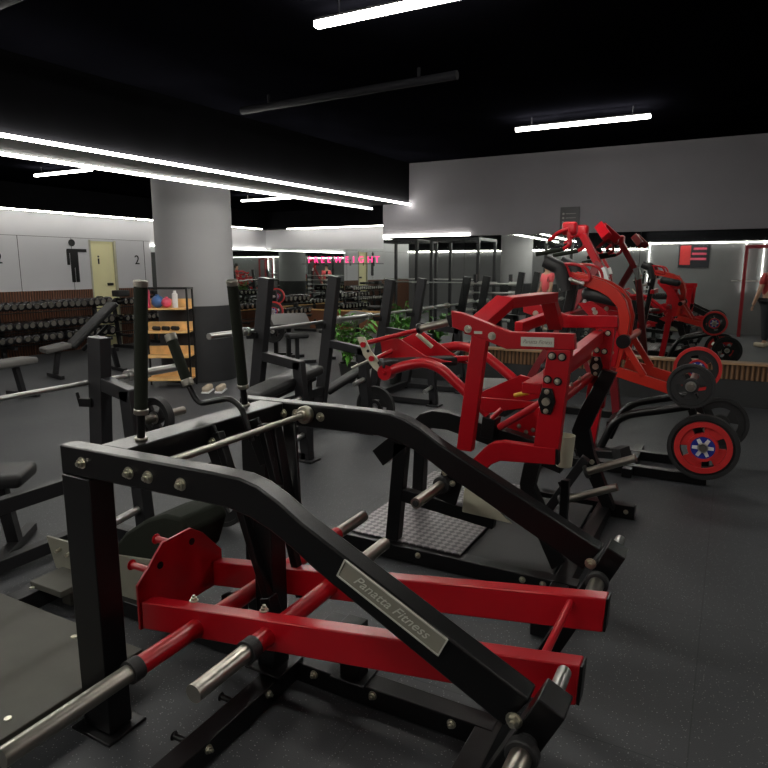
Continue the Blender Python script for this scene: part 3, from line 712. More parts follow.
# red gusset tray inside
o = MB(); o.bev=.003; o.prism([yz(*p, 3.7) for p in ((479,393),(520,375),(545,382),(545,397),(505,406),(480,400))], 3.7, 3.72, 'x'); o.make('inner_plate', 'red', m2)
o = MB(); o.bev=.003; o.prism([yz(*p, 3.3) for p in ((476,397),(535,402),(532,407),(490,413),(477,408))], 3.3, 3.315, 'x'); o.make('inner_plate', 'red', m2)
MB().cyl(at(500,427,x=3.35), at(541,403,x=3.2), .020, n=16).cyl(at(492,418,x=3.3), at(502,409,x=3.3), .014, n=14).make('inner_rod', 'red', m2, bevel=False)
o = MB(); o.bev=.003; o.prism([yz(*p, 3.6) for p in ((500,425),(542,408),(542,436),(520,436))], 3.6, 3.62, 'x'); ip = o.make('inner_plate', 'red', m2)
o = MB()
for px, py in ((519,426),(526,432),(533,430)): v = at(px, py, x=3.6); o.bolt((3.6,v.y,v.z),(-1,0,0),.010)
o.make('bolts', 'zinc', ip, bevel=False)
MB().cyl(at(514,395.5,x=3.3), at(529,392.5,x=3.3), .012, n=14).make('pull_handle', 'amber', m2, label='small yellow pull handle')
MB().pad(at(496,386,x=3.9), (.35,.22,.05), Matrix.Rotation(.3,3,'Z'), .02).make('back_cushion', 'graypad', m2)
# cream cup behind the rail end
MB().lathe([(0,.038),(0,.001),(.01,.001),(.01,.034),(.16,.044),(.16,.048)], at(564,466,x=3.15), 'z', 24).make('cup_holder', 'cream', m2, bevel=False)
MB().bar(at(563,452,x=3.15)+Vector((0,.0,-.15)), (3.15,.66,.45), .02, .04).make('cup_arm', 'black', m2)
MB().bar((3.15,.66,.06),(3.15,.66,.5),.04,.04).make('cup_post', 'black', m2)
# plate pegs on a slanted grey bar
pa, pb = at(548,510,x=3.5), at(586,458,x=3.5)
MB().bar(pa, pb, .05, .05).make('peg_bar', 'charcoal', m2)
for p, q in (((561,501),(617,487)), ((586,472),(636,458))):
    a, c = at(*p, x=3.45), at(*q, x=3.45)
    pg = MB().cyl(a, c, .021, n=22).make('storage_peg', 'chrome', m2, bevel=False)
    MB().cyl(a+(c-a)*-.02, a+(c-a)*.04, .036, n=22).make('collar', 'rubber', pg)

# ================================================================== MACHINE 3: standing squat machine by the mirror
m3 = thing('squat_machine', 'bright red squat machine with curved rails, shoulder pads and plates near the mirror', 'gym machine', (5.2, .7, 0), True)
A3, B3 = 5.0, 5.48
arc = [(562,276),(571,272),(588,276),(605,281.5),(617,289),(626,301),(630,318),(627,338),(617,338),(619.5,322),(617,307),(608,297),(598,291),(580,285),(566,284)]
for x in (A3, B3):
    xc = A3 if x == A3 else A3+.22
    o = MB(); o.bev = .005; o.prism([yz(*p, A3) for p in arc], xc, xc+.06, 'x'); o.make('curved_rail', 'orange', m3)
    # triangular lever
    P = lambda l: [yz(px, py, A3) for px, py in l]
    o = MB(); o.prism(P([(614,372),(673,396),(673,382),(646,372),(628,342),(620,340)]), x, x+.045, 'x')
    # cut-out edge bars
    o.bm.free(); o = MB(); w = .05
    o.bar(at(616,371,x=A3)+Vector((x-A3,0,0)), at(674,390,x=A3)+Vector((x-A3,0,0)), .045, .075)
    o.bar(at(623,342,x=A3)+Vector((x-A3,0,0)), at(644,376,x=A3)+Vector((x-A3,0,0)), .045, .045)
    o.bar(at(623,342,x=A3)+Vector((x-A3,0,0)), at(616,368,x=A3)+Vector((x-A3,0,0)), .045, .045)
    o.make('lever_arm', 'orange', m3)
    o = MB(); o.prism(P([(578,303),(592,301),(606,310),(622,338),(616,366),(604,368),(604,345),(592,318)]), x-.03, x-.018, 'x'); gp = o.make('side_gusset', 'red', m3)
    o = MB()
    for px, py in ((606,322),(614,331),(612,352),(609,362),(596,312)): v = at(px, py, x=A3); o.bolt((x-.03,v.y,v.z),(-1,0,0),.014)
    o.make('bolts', 'zinc', gp, bevel=False)
v = at(624,341,x=A3)
MB().cyl((A3-.05,v.y,v.z),(B3+.28,v.y,v.z),.030,n=22).make('pivot_tube', 'orange', m3, bevel=False)
MB().cyl((A3-.06,v.y,v.z),(A3+.01,v.y,v.z),.05,n=24).cyl((B3+.27,v.y,v.z),(B3+.29,v.y,v.z),.033,n=20).make('bearing', 'black', m3)
# upright, foot plate side
MB().bar((A3+.26,.93,.05),(A3+.26,.80,1.22),.09,.08).make('mast', 'red', m3)
MB().bar((A3+.26,1.30,.08),(A3+.26,1.12,1.44),.09,.07).make('mast', 'black', m3)
MB().bar((A3-.05,1.10,1.18),(B3+.1,1.10,1.18),.06,.06,side=(0,0,1)).make('cross_rail', 'red', m3)
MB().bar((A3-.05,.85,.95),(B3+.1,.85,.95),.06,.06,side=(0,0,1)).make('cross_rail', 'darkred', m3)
for x in (A3-.02, A3+.5):
    a, b_, c = at(546,261,x=A3), at(561,268,x=A3), at(566,291,x=A3); dx = Vector((x-A3,0,0))
    o = MB(); R = Matrix.Rotation(-.25, 3, 'X'); o.tube([a+dx,(a+b_)/2+dx,b_+dx,b_*.4+c*.6+dx,c+dx], .052, n=16, sm=4); o.make('shoulder_pad', 'vinyl', m3, bevel=False)
    hd = [at(*p, x=A3)+dx for p in ((556,262),(566,264),(572,278),(592,282),(588,268),(576,264),(566,264))]
    MB().tube(hd, .012, n=12, sm=3).make('hand_loop', 'red', m3, bevel=False)
MB().pad((at(600,297,x=A3)+Vector((.25,0,0))), (.46,.30,.10), Matrix.Rotation(.2,3,'X'), .045).make('back_pad', 'vinyl', m3)
o = MB(); o.tube([at(571,280,x=A3-.03),at(584,284,x=A3-.03)], .016, sm=1).make('stop_pin', 'chrome', m3, bevel=False)
for (px, py) in ((571,279),(583,284),(585,288),(584,302),(562,289),(590,298)):
    pass
o = MB()
for px, py in ((571,279),(583,283),(585,301),(562,289),(594,309)): v = at(px,py,x=A3-.04); o.cyl(v, v+Vector((-.025,0,0)), .013, n=16)
o.make('bolts', 'steel', m3, bevel=False)
# base: black curved arms and floor rails
for (pts, x) in ((((598,452),(612,424),(626,415),(690,406)), A3), (((616,432),(634,405),(650,400),(700,393)), A3)):
    dx = Vector((0 if pts[0][0] == 598 else .5, 0, 0)); dy = .0
    q = [at(*p, x=A3)+Vector((0,0,0)) for p in (((598,452),(612,424),(626,415),(690,406)))]
    q = [v+dx for v in q]; q[0].z = max(q[0].z, .05)
    MB().tube(q, .030, n=14, sm=5).make('base_arm', 'black', m3, bevel=False)
for y0, x in ((1.3, A3-.02), (1.3, A3+.42)): MB().bb((x, .05, .005), (x+.07, y0, .075)).make('base_rail', 'black', m3)
MB().bb((A3-.3, 1.2, .005), (B3+.2, 1.28, .075)).make('base_rail', 'black', m3)
MB().bb((A3-.1, .55, .005), (B3+.2, .62, .07)).make('base_rail', 'black', m3)
sb_ = MB().bar((5.1,.98,.10),(4.75,.62,.22),.07,.06).make('foot_bar', 'black', m3)
MB().bar((4.76,.64,.22),(4.70,.57,.24),.09,.10).make('end_cap', 'rubber', sb_)
# horns for plates
vA = at(691,386,x=4.86)
MB().cyl((4.78,vA.y,vA.z),(B3+.33,vA.y,vA.z),.024,n=20).make('plate_horn', 'chrome', m3, bevel=False)
vB = at(703,447,x=4.95)
MB().cyl((4.90,vB.y,vB.z),(B3+.3,vB.y,vB.z),.023,n=20).make('plate_horn', 'chrome', m3, bevel=False)
MB().bar((A3+.03,vB.y,vB.z),at(690,406,x=A3)+Vector((.03,0,0)),.05,.05).bar((B3+.05,vB.y,vB.z),at(690,406,x=A3)+Vector((.53,0,0)),.05,.05).make('horn_bracket', 'black', m3)
splate('black grip weight plate on the upper horn, in front of a red rimmed plate', 691, 386, 4.86, .155, 'black', t=.05)
p_, _ = splate('red rimmed weight plate on the upper horn behind a black plate', 691, 386, 4.86, .178, 'redrim'); p_.location = (B3+.26, vA.y, vA.z)
splate('black weight plate with red ring and blue white centre near the floor', 703, 447, 4.95, .235, 'star', t=.055)
p_, _ = splate('black three spoke weight plate low behind the red ringed plate', 703, 447, 4.95, .205, 'black'); p_.location = (5.62, .0, .335); MB().cyl((5.40,.0,.335),(5.68,.0,.335),.023,n=20).bar((5.42,.0,.335),(5.53,.2,.42),.05,.05).make('plate_horn', 'chrome', m3, bevel=False)

# ================================================================== MACHINE 4: high row / pulldown against the mirror
m4 = thing('pulldown_machine', 'tall red pulldown machine with drooping handles standing against the mirror', 'gym machine', (7.0, 1.2, 0), True)
X4 = 6.9
def p4(px, py, dx=0): return at(px, py, x=X4)+Vector((dx,0,0))
MB().bar(p4(607,281), p4(583,235), .09, .07).make('main_arm', 'red', m4)
MB().bar(p4(607,283), p4(602,268), .094, .074).make('white_band', 'white', m4)
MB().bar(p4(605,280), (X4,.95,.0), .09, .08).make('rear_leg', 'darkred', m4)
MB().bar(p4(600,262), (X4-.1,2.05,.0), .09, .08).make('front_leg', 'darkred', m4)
MB().bb((X4-.5,.9,0),(X4+.5,.98,.07)).bb((X4-.5,2.0,0),(X4+.5,2.08,.07)).bb((X4-.04,.9,0),(X4+.04,2.05,.07)).make('base_frame', 'black', m4)
for sx in (-.35, .35):
    hd = MB().pad(p4(576,230,sx*.8), (.12,.14,.13), None, .03).make('pivot_head', 'red', m4)
    MB().tube([p4(576,231,sx),p4(566,234,sx),p4(557,243,sx)], .02, sm=3).make('lever_rod', 'red', hd, bevel=False)
    MB().cyl(p4(557,243,sx), p4(563,247,sx), .024, n=14).make('grip', 'foam', hd)
    tr = MB().tube([p4(576,233,sx),p4(578,246,sx),p4(571,250,sx)], .02, sm=3).make('lever_rod', 'red', m4, bevel=False)
    MB().cyl(p4(571,250,sx), p4(545,255,sx), .022, n=14).make('grip', 'foam', tr)
MB().bar(p4(583,235,-.36), p4(583,235,.36), .09, .09).make('head_beam', 'red', m4)
for sx in (-.1,.1): MB().bar(p4(601,226,sx), p4(612,238,sx*3), .05, .09).make('head_fin', 'red', m4)
MB().pad((X4-.1,1.55,.52), (.34,.34,.08), None, .035).make('seat_pad', 'vinyl', m4); MB().bar((X4-.1,1.55,.05),(X4-.1,1.55,.49),.07,.07).make('seat_post', 'black', m4)
MB().cyl((X4-.35,1.35,.72),(X4+.15,1.35,.72),.06,n=20).make('knee_roller', 'foam', m4)
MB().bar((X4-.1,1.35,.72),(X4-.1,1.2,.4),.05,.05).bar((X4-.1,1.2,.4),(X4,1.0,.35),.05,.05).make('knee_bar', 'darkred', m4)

q = copy_tree(m4); q.location = (-.30, 2.75, 0); q['label'] = 'second red pulldown machine behind, seen in the mirror left of the poster'
# ================================================================== bench racks with barbells
def bench_rack(name, label, x, y, w, H, lean=.24, pad=True, arm=.62, armz=.84):
    """olympic bench: leaning uprights, arms and front legs; y is the upright plane"""
    t = thing(name, label, 'bench rack', (x, y, 0), group=None)
    for i, xx in enumerate((0, w)):
        u = MB().bar((xx, lean, .0), (xx, 0, H), .075, .105).make('upright', 'charcoal', t)
        k = armz/H; ya = lean*(1-k)
        MB().bar((xx, ya, armz), (xx, ya-arm, armz-.06), .07, .075).make('spotter_arm', 'charcoal', t)
        MB().bar((xx, ya-arm+.03, armz-.03), (xx, ya-arm-.04, .01), .07, .085).make('front_leg', 'charcoal', t)
        MB().bb((xx-.07, ya-arm-.12, 0), (xx+.07, ya-arm+.03, .018)).make('foot_plate', 'charcoal', t)
        MB().bar((xx, lean+.05, .04), (xx, ya-arm-.04, .04), .07, .06).make('base_rail', 'charcoal', t)
        hk = MB().bar((xx-.045,.02+lean*.28,1.0*H/1.46),(xx-.045,.13+lean*.28,1.0*H/1.46-.01),.012,.05).bar((xx-.045,.12+lean*.28,.98*H/1.46),(xx-.045,.14+lean*.28,1.06*H/1.46),.012,.02).make('bar_hook', 'black', t)
        MB().cyl((xx-.035,ya-arm,.52),(xx-.20,ya-arm,.50),.022,n=16).make('plate_peg', 'steel', t, bevel=False)
        MB().cyl((xx-.035,ya-arm-.02,.22),(xx-.22,ya-arm-.02,.20),.022,n=16).make('plate_peg', 'steel', t, bevel=False)
    MB().bb((0, lean*.7-.03, .33), (w, lean*.7+.03, .41)).make('crossbar', 'charcoal', t)
    MB().bb((0, lean*.9-.03, .02), (w, lean*.9+.03, .09)).make('crossbar', 'charcoal', t)
    if pad:
        MB().pad((w/2, -.45, .42), (.28, 1.2, .09), Matrix.Rotation(0.12, 3, 'X'), .035).make('bench_pad', 'vinyl', t)
        MB().bar((w/2, lean*.8, .33), (w/2, -.85, .36), .06, .06).bar((w/2,-.85,.36),(w/2,-.95,.0),.06,.06).make('bench_frame', 'charcoal', t)
    return t
bench_rack('bench_press_rack', 'dark grey bench rack with tall leaning uprights behind the black arch', 4.13, 3.30, 1.01, 1.47, .22, pad=False, arm=.42)
bench_rack('bench_press_rack', 'dark grey bench rack in front of the plants and mirror edge', 6.55, 3.45, .86, 1.42, pad=False)
bench_rack('bench_press_rack', 'short dark bench rack with pad at the left edge of the picture', 1.25, 3.08, 1.12, 1.17, .10, arm=.26, armz=.92, pad=False)
def barbell_proto(label):
    t = thing('barbell', label, 'barbell', group=None)
    MB().cyl((-.65,0,0),(.65,0,0),.014,n=14).make('shaft', 'steel', t, bevel=False)
    for s in (-1, 1):
        MB().cyl((s*.66,0,0),(s*1.10,0,0),.025,n=18).cyl((s*.65,0,0),(s*.675,0,0),.036,n=18).cyl((s*.70,0,0),(s*.74,0,0),.038,n=18).make('sleeve', 'steel', t, bevel=False)
    return t
bb = barbell_proto('x')
bars = [((4.70,3.44,1.04), 0, 'steel barbell lying on the tall uprights, its end in front of the column'), ((7.05,3.63,1.01), 0, 'steel barbell lying across the rack in front of the plants'),
        ((1.95,3.16,.91), 0, 'steel barbell on the short rack running off the left edge')]
for i, (l, r, lab) in enumerate(bars): place(bb if i == 0 else copy_tree(bb), l, r, lab)
# plates hanging on rack pegs
p_ = plate_proto('black weight plate low on the front leg of the tall leaning rack', .20); p_.location = (5.26,2.93,.235)
p_ = plate_proto('small black weight plate on a chrome peg left of the arch corner', .115); p_.location = (2.62,2.62,.80)
vp = at(157,417,x=2.50); p_.location = vp; pg = MB().cyl(vp-Vector((.10,0,0)), vp+Vector((.20,0,0)),.024,n=18).make('plate_peg', 'chrome', None, bevel=False); 
pgt = [o for o in bpy.data.objects if o.name.startswith('bench_press_rack')][2]
pg.parent = pgt; pg.location = -pgt.location
p_ = plate_proto('black spoked weight plate on the floor peg behind the arch post', .20); p_.location = (2.76,2.60,.215)
t = thing('decline_bench', 'black tilted bench pad between the legs of the tall leaning rack', 'bench', (4.9,3.15,0), True)
a_, c_ = at(250,400,y=3.12), at(314,371,y=3.12); dd = (c_-a_); ang = math.atan2(dd.z, dd.x)
MB().pad((a_+c_)/2+Vector((0,0,.02)), (dd.length,.22,.08), Matrix.Rotation(-ang,3,'Y'), .03).make('bench_pad', 'vinyl', t)
MB().bar(a_-Vector((0,0,.05)), c_-Vector((0,0,.05)), .06, .05).bar((a_.x+.1,3.12,.0),(a_.x+.1,3.12,a_.z),.06,.06).bar((c_.x-.1,3.12,.0),(c_.x-.1,3.12,c_.z-.05),.06,.06).make('bench_frame', 'charcoal', t)
# left pad bench (cut off by the edge)
def flat_bench(label, loc, rot, L=1.2, inc=0., m='vinyl', seat=True):
    t = thing('flat_bench' if inc == 0 else 'incline_bench', label, 'bench', loc, rot=rot)
    if inc == 0:
        MB().pad((0,0,.43),(L,.28,.08),None,.03).make('bench_pad', m, t)
    else:
        MB().pad((-.42,0,.43),(.36,.30,.08),Matrix.Rotation(-.15,3,'Y')@Matrix.Identity(3),.03).make('seat_pad', 'graypad', t)
        MB().pad((.12,0,.46+.40*math.sin(inc)),(.92,.28,.08),Matrix.Rotation(-inc,3,'Y'),.03).make('back_pad', m, t)
        MB().bar((-.05,0,.36),(.35,0,.42+.42*math.sin(inc)),.05,.04).make('back_support', 'black', t)
    MB().bar((-L*.38,0,.37),(L*.36,0,.37),.06,.05).make('bench_frame', 'charcoal', t)
    for s in (-1, 1):
        MB().bar((s*L*.33,0,.36),(s*L*.38,0,.04),.06,.07).make('leg', 'charcoal', t)
        MB().bar((s*L*.38,-.25,.03),(s*L*.38,.25,.03),.06,.05,side=(1,0,0)).make('foot', 'charcoal', t)
    MB().bar((-L*.38,0,.05),(L*.38,0,.05),.05,.05).make('bench_frame', 'charcoal', t)
    return t
flat_bench('black padded bench at the left edge behind the standing board', (1.77,3.68,0), -.9, .9)
flat_bench('flat black bench by the dumbbell rack, cut by the left edge', (4.2,7.5,0), .15, 1.3, m='graypad')
flat_bench('black incline bench with grey seat facing the dumbbell rack', (6.15,8.30,0), -.25, 1.2, .72)
flat_bench('flat bench standing between column and far corner mirror', (11.2,8.9,0), .6, 1.2, m='graypad')
def preacher(label, loc, rot):
    t = thing('preacher_bench', label, 'bench', loc, rot=rot)
    MB().prism([(-.05,.62),(.25,.78),(.34,.78),(.34,.70),(.02,.54)], -.32, .32, 'y').make('arm_pad', 'graypad', t)
    MB().bar((.25,0,.05),(.2,0,.66),.08,.07).bar((-.35,0,.04),(.4,0,.04),.07,.06).bar((.35,-.3,.03),(.35,.3,.03),.07,.05,side=(1,0,0)).bar((-.35,-.3,.03),(-.35,.3,.03),.07,.05,side=(1,0,0)).make('frame', 'charcoal', t)
    MB().pad((-.30,0,.46),(.3,.34,.08),None,.03).make('seat_pad', 'vinyl', t); MB().bar((-.3,0,.04),(-.3,0,.43),.06,.06).make('seat_post', 'charcoal', t)
    return t
preacher('grey padded preacher bench between the two tall leaning uprights', (8.7,6.45,0), .9)
preacher('dark preacher bench behind the right tall leaning upright', (9.6,5.95,0), -.6)
t = thing('rowing_bench', 'low black bench unit behind the plants, in front of the far wall', 'bench', (8.6,5.2,0), rot=.3)
MB().pad((0,0,.42),(1.1,.4,.08),None,.03).make('pad', 'vinyl', t); MB().bar((-.4,0,0),(-.4,0,.4),.07,.07).bar((.4,0,0),(.4,0,.4),.07,.07).bar((-.5,0,.03),(.5,0,.03),.07,.06).make('frame', 'black', t)
t = thing('incline_bench', 'tilted black bench on the floor left of the cream adjuster', 'bench', (5.95,3.75,0), rot=-.9)
MB().pad((.1,0,.36),(.62,.26,.07),Matrix.Rotation(-.55,3,'Y'),.03).make('back_pad', 'vinyl', t); MB().pad((-.35,0,.22),(.26,.26,.07),None,.03).make('seat_pad', 'vinyl', t)
MB().bar((-.45,0,.04),(.45,0,.04),.07,.06).bar((-.3,0,.04),(-.3,0,.2),.06,.06).bar((.25,0,.04),(.2,0,.38),.06,.06).bar((-.4,-.25,.03),(-.4,.25,.03),.06,.05,side=(1,0,0)).make('frame', 'charcoal', t)

# ================================================================== dumbbell racks along the left wall
def dumb_mesh(r, L):
    b = MB(); b.cyl((0,-L/2,0),(0,L/2,0),.016,n=10,mi=1)
    for s in (-1,1):
        y0, y1 = s*L*.22, s*L*.5
        b.cyl((0,y0,0),(0,y1-s*.006,0),r,n=16,mi=0); b.cyl((0,y1-s*.006,0),(0,y1,0),r,r*.86,n=16,mi=0); b.cyl((0,y1,0),(0,y1+s*.003,0),r*.6,n=14,mi=1)
    return b
def rack(label, x0, x1, y, tiers, depth=.34):
    t = thing('dumbbell_rack', label, 'dumbbell rack', ((x0+x1)/2, y, 0)); c = (x0+x1)/2
    for z in tiers:
        MB().bar((x0-c,-depth*.42,z-.03),(x1-c,-depth*.42,z-.03),.06,.015,side=(0,1,0)).bar((x0-c,depth*.32,z+.01),(x1-c,depth*.32,z+.01),.06,.015,side=(0,1,0)).make('shelf', 'black', t)
    n = 3
    for k in range(n):
        x = x0-c+.15+(x1-x0-.3)*k/(n-1)
        MB().bar((x,.12,.03),(x,.22,tiers[-1]+.05),.07,.05).bar((x,-.35,.03),(x,.28,.03),.07,.06).bar((x,-.22,tiers[0]-.06),(x,.2,tiers[0]-.03),.05,.05).make('rack_leg', 'charcoal', t)
    return t
cnt = 0
protoD = {}
def fill(x0, x1, y, z, n, label, group, tilt=.0, r0=.06, r1=.085):
    global cnt
    for k in range(n):
        x = x0+(x1-x0)*(k+.5)/n; q = round((r0+(r1-r0)*k/n)/.008)*.008
        if q not in protoD:
            b = dumb_mesh(q, .26+q*.5); o = b.make('dumbbell', ['dumbblack','chrome'], None, bevel=False); protoD[q] = o
        else:
            o = protoD[q].copy(); COL.objects.link(o)
        o.location = (x, y-.01, z+q+.0); o.rotation_euler = (random.uniform(-.04,.04)+tilt, 0, random.uniform(-.1,.1))
        tag(o, label, 'dumbbell', group)
rack('long three tier dumbbell rack along the wood panelled wall at left', 4.3, 8.3, 10.45, (.30,.52,.84))
rack('dumbbell rack in front of the yellow door and numeral wall', 8.45, 10.6, 10.45, (.30,.52,.84))
fill(4.35, 8.25, 10.43, .845, 30, 'black round head dumbbell on the top tier of the long left rack', 'dumbbells on the top tier of the long rack')
fill(4.35, 8.25, 10.40, .525, 30, 'black round head dumbbell on the middle tier of the long left rack', 'dumbbells on the middle tier of the long rack')
fill(4.35, 8.25, 10.40, .305, 26, 'black round head dumbbell on the bottom tier of the long left rack', 'dumbbells on the bottom tier of the long rack')
fill(8.5, 10.55, 10.43, .845, 16, 'black round head dumbbell on the top tier below the yellow door', 'dumbbells on the top tier by the door')
fill(8.5, 10.55, 10.40, .525, 16, 'black round head dumbbell on the middle tier below the yellow door', 'dumbbells on the middle tier by the door')
rack('low dumbbell rack beneath the mirror right of the column', 11.0, 13.2, 10.45, (.28,.55))
fill(11.1, 13.1, 10.43, .555, 11, 'black dumbbell on the low rack beneath the corner mirror', 'dumbbells beneath the corner mirror')
rack('dumbbell rack at the far end wall beneath the mirror', 11.4, 13.2, 9.3, (.45,.75))
fill(11.5, 13.1, 9.28, .755, 9, 'black dumbbell on the rack before the far end mirror', 'dumbbells before the end mirror')
fill(11.5, 13.1, 9.25, .455, 9, 'black dumbbell on the lower tier before the far end mirror', 'dumbbells low before the end mirror')
for x, l in ((8.62,'small black box on the dumbbell rack in front of the yellow door'), (9.15,'flat dark case on the dumbbell rack right of the yellow door'), (9.5,'dark case at the right end of the dumbbell rack')):
    o = MB(); o.pad((x,10.47,1.06),(.26,.2,.12) if x < 9 else (.30,.2,.07),None,.02); tag(o.make('storage_box', 'rubber', bevel=False), l, 'box')
v = plate_proto('small red weight plate with blue centre standing by the column', .17, 'redrim'); v.location = (9.0,7.05,.80); v.rotation_euler = (0,0,.4)
t = thing('plate_tree', 'plate stand with red plates between column and tall upright', 'plate stand', (9.1,7.1,0), rot=.4)
MB().bar((0,0,.03),(0,0,1.15),.07,.07).bar((-.3,0,.03),(.3,0,.03),.07,.05).bar((0,-.3,.03),(0,.3,.03),.07,.05).make('frame', 'black', t)
for k, z in enumerate((.45,.80,1.05)): MB().cyl((-.28,0,z),(.28,0,z),.024,n=14).make('plate_peg', 'steel', t, bevel=False)
p_ = plate_proto('red rimmed weight plate on the stand, topmost of the stack', .14, 'redrim'); p_.location = (9.23,7.15,1.05); p_.rotation_euler = (0,0,.4)
p_ = plate_proto('black weight plate lowest on the stand by the column', .20, 'black'); p_.location = (8.95,7.04,.45); p_.rotation_euler = (0,0,.4)

# ================================================================== wood shelf by the column
t = thing('storage_shelf', 'black framed shelf with four light wood boards before the column', 'shelf', (6.0,6.44,0), rot=-1.02)
for sx in (-.30,.30):
    for sy in (-.15,.15): MB().bb((sx-.012,sy-.012,0),(sx+.012,sy+.012,1.30)).make('post', 'black', t)
MB().bb((-.30,-.162,1.28),(.30,-.14,1.30)).bb((-.30,.14,1.28),(.30,.162,1.30)).bb((-.31,-.15,1.28),(-.29,.15,1.30)).bb((.29,-.15,1.28),(.31,.15,1.30)).make('top_rail', 'black', t)
zs = (.10,.40,.72,1.02)
for z in zs:
    MB().bb((-.29,-.15,z),(.29,.15,z+.02)).bb((-.29,.13,z+.02),(.29,.145,z+.13)).make('shelf_board', 'wood', t)
def on_shelf(lx, ly, z):
    c, s = math.cos(-1.02), math.sin(-1.02); return Vector((6.0+lx*c-ly*s, 6.44+lx*s+ly*c, z))
def bottle(label, p, h, r, m, m2_='black'):
    t = thing('bottle', label, 'bottle', p); MB().cyl((0,0,0),(0,0,h*.8),r,n=20).cyl((0,0,h*.8),(0,0,h*.9),r,r*.5,n=20).make('body', m, t, bevel=False); MB().cyl((0,0,h*.88),(0,0,h),r*.55,n=16).make('cap', m2_, t, bevel=False)
bottle('tall pink bottle on the top board of the wood shelf', on_shelf(-.24,-.03,1.04), .27, .045, 'pink', 'pink')
bottle('white bottle on the top board, under the black frame', on_shelf(.12,-.03,1.04), .22, .036, 'white', 'white')
for p, m, l, s in ((on_shelf(-.10,-.03,1.12), 'bluebag', 'round blue ball on the top board of the wood shelf', .08), (on_shelf(.02,-.06,1.11), 'pink', 'round pink tub on the top board of the wood shelf', .065)):
    o = MB().ball(p, s).cyl(p+Vector((0,0,s*.9)), p+Vector((0,0,s*1.15)), s*.3, n=12); tag(o.make('shelf_ball', m, bevel=False), l, 'ball')
for k in range(3):
    p = on_shelf(-.14+.12*k,-.02,.775); o = MB().cyl(p-Vector((.0,.05,0)), p+Vector((0,.05,0)), .028, n=16).cyl(p-Vector((0,.07,0)), p+Vector((0,.07,0)), .012, n=12)
    tag(o.make('hand_weight', 'rubber', bevel=False), 'small black hand weight on the second board of the wood shelf', 'hand weight', 'hand weights on the wood shelf')
for k, (x, y) in enumerate(((5.95,5.75),(6.05,5.62))):
    t = thing('shoe', ['pale shoe on the floor at the foot of the column, the left one','pale shoe on the floor at the foot of the column, the right one'][k], 'shoe', (x, y, 0), rot=.5)
    MB().pad((0,0,.05),(.26,.09,.08),None,.035).make('upper', 'shoe', t, bevel=False); MB().pad((0,0,.012),(.28,.10,.024),None,.01).make('sole', 'white', t, bevel=False)

# ================================================================== plants
def plant(label, loc, s, seed):
    rnd = random.Random(seed); t = thing('potted_plant', label, 'plant', loc)
    MB().lathe([(0,.10*s),(.30*s,.15*s),(.30*s,.13*s),(.27*s,.125*s),(.27*s,.001),(0,.001)], (0,0,0), 'z', 28).make('pot', 'pot', t, bevel=False)
    st = MB(); lf = MB()
    for k in range(15):
        a = rnd.uniform(0, 2*PI); r = rnd.uniform(.05,.42)*s; h = rnd.uniform(.55,1.25)*s
        p = [Vector((0,0,.26*s)), Vector((math.cos(a)*r*.3, math.sin(a)*r*.3, h*.6)), Vector((math.cos(a)*r, math.sin(a)*r, h))]
        st.tube(p, .008*s, n=6, sm=3)
        for j in range(15):
            f = rnd.uniform(.35,1.0); q = p[0].lerp(p[1], f*2) if f < .5 else p[1].lerp(p[2], f*2-1)
            b_ = rnd.uniform(0, 2*PI); el = rnd.uniform(-.5,.7); d = Vector((math.cos(b_)*math.cos(el), math.sin(b_)*math.cos(el), math.sin(el))); L = rnd.uniform(.10,.24)*s; w = L*.20
            sd = d.cross(Vector((0,0,1))).normalized()*w; nn = sd.cross(d).normalized()
            lf._add([q, q+d*L*.4+sd+nn*.01, q+d*L*.4-sd+nn*.01, q+d*L-Vector((0,0,L*.3)), q+d*L*.45-nn*.012], [(0,4,1),(0,2,4),(1,4,3),(4,2,3)], True)
    st.make('stems', 'plant2', t, bevel=False); lf.make('foliage', 'plant', t, bevel=False)
    MB().cyl((0,0,.262*s),(0,0,.27*s),.122*s,n=24).make('soil', 'soil', t, bevel=False)
plant('leafy green plant left of the wall end, its leaves before the mirror', (7.4,4.55,0), .9, 3)
plant('leafy green plant close to the mirror, right of the wall end', (7.6,3.92,0), .8, 5)

# ================================================================== things behind, seen in the mirrors
def barbell_stand(label, x, y):
    t = thing('barbell_stand', label, 'barbell rack', (x, y, 0))
    for s in (-.42,.42): MB().bar((0,s,0),(.0,s,1.4),.07,.07).bar((-.3,s,.03),(.3,s,.03),.07,.05).make('upright', 'charcoal', t)
    for k in range(5): MB().bb((.03,-.44,.33+.2*k),(.12,.44,.35+.2*k)).make('cradle', 'charcoal', t)
    return t
barbell_stand('fixed barbell stand behind, its bars stacked in the mirror', 2.2, 4.84)
for k in range(5):
    o = MB().cyl((2.30,4.84-.62,.39+.2*k),(2.30,4.84+.62,.39+.2*k),.018,n=12).cyl((2.30,4.84-.62,.39+.2*k),(2.30,4.84-.42,.39+.2*k),.05,n=16).cyl((2.30,4.84+.62,.39+.2*k),(2.30,4.84+.42,.39+.2*k),.05,n=16)
    tag(o.make('short_barbell', 'steel', bevel=False), ['lowest','second lowest','middle','second highest','highest'][k]+' short barbell on the stand seen in the mirror', 'barbell')
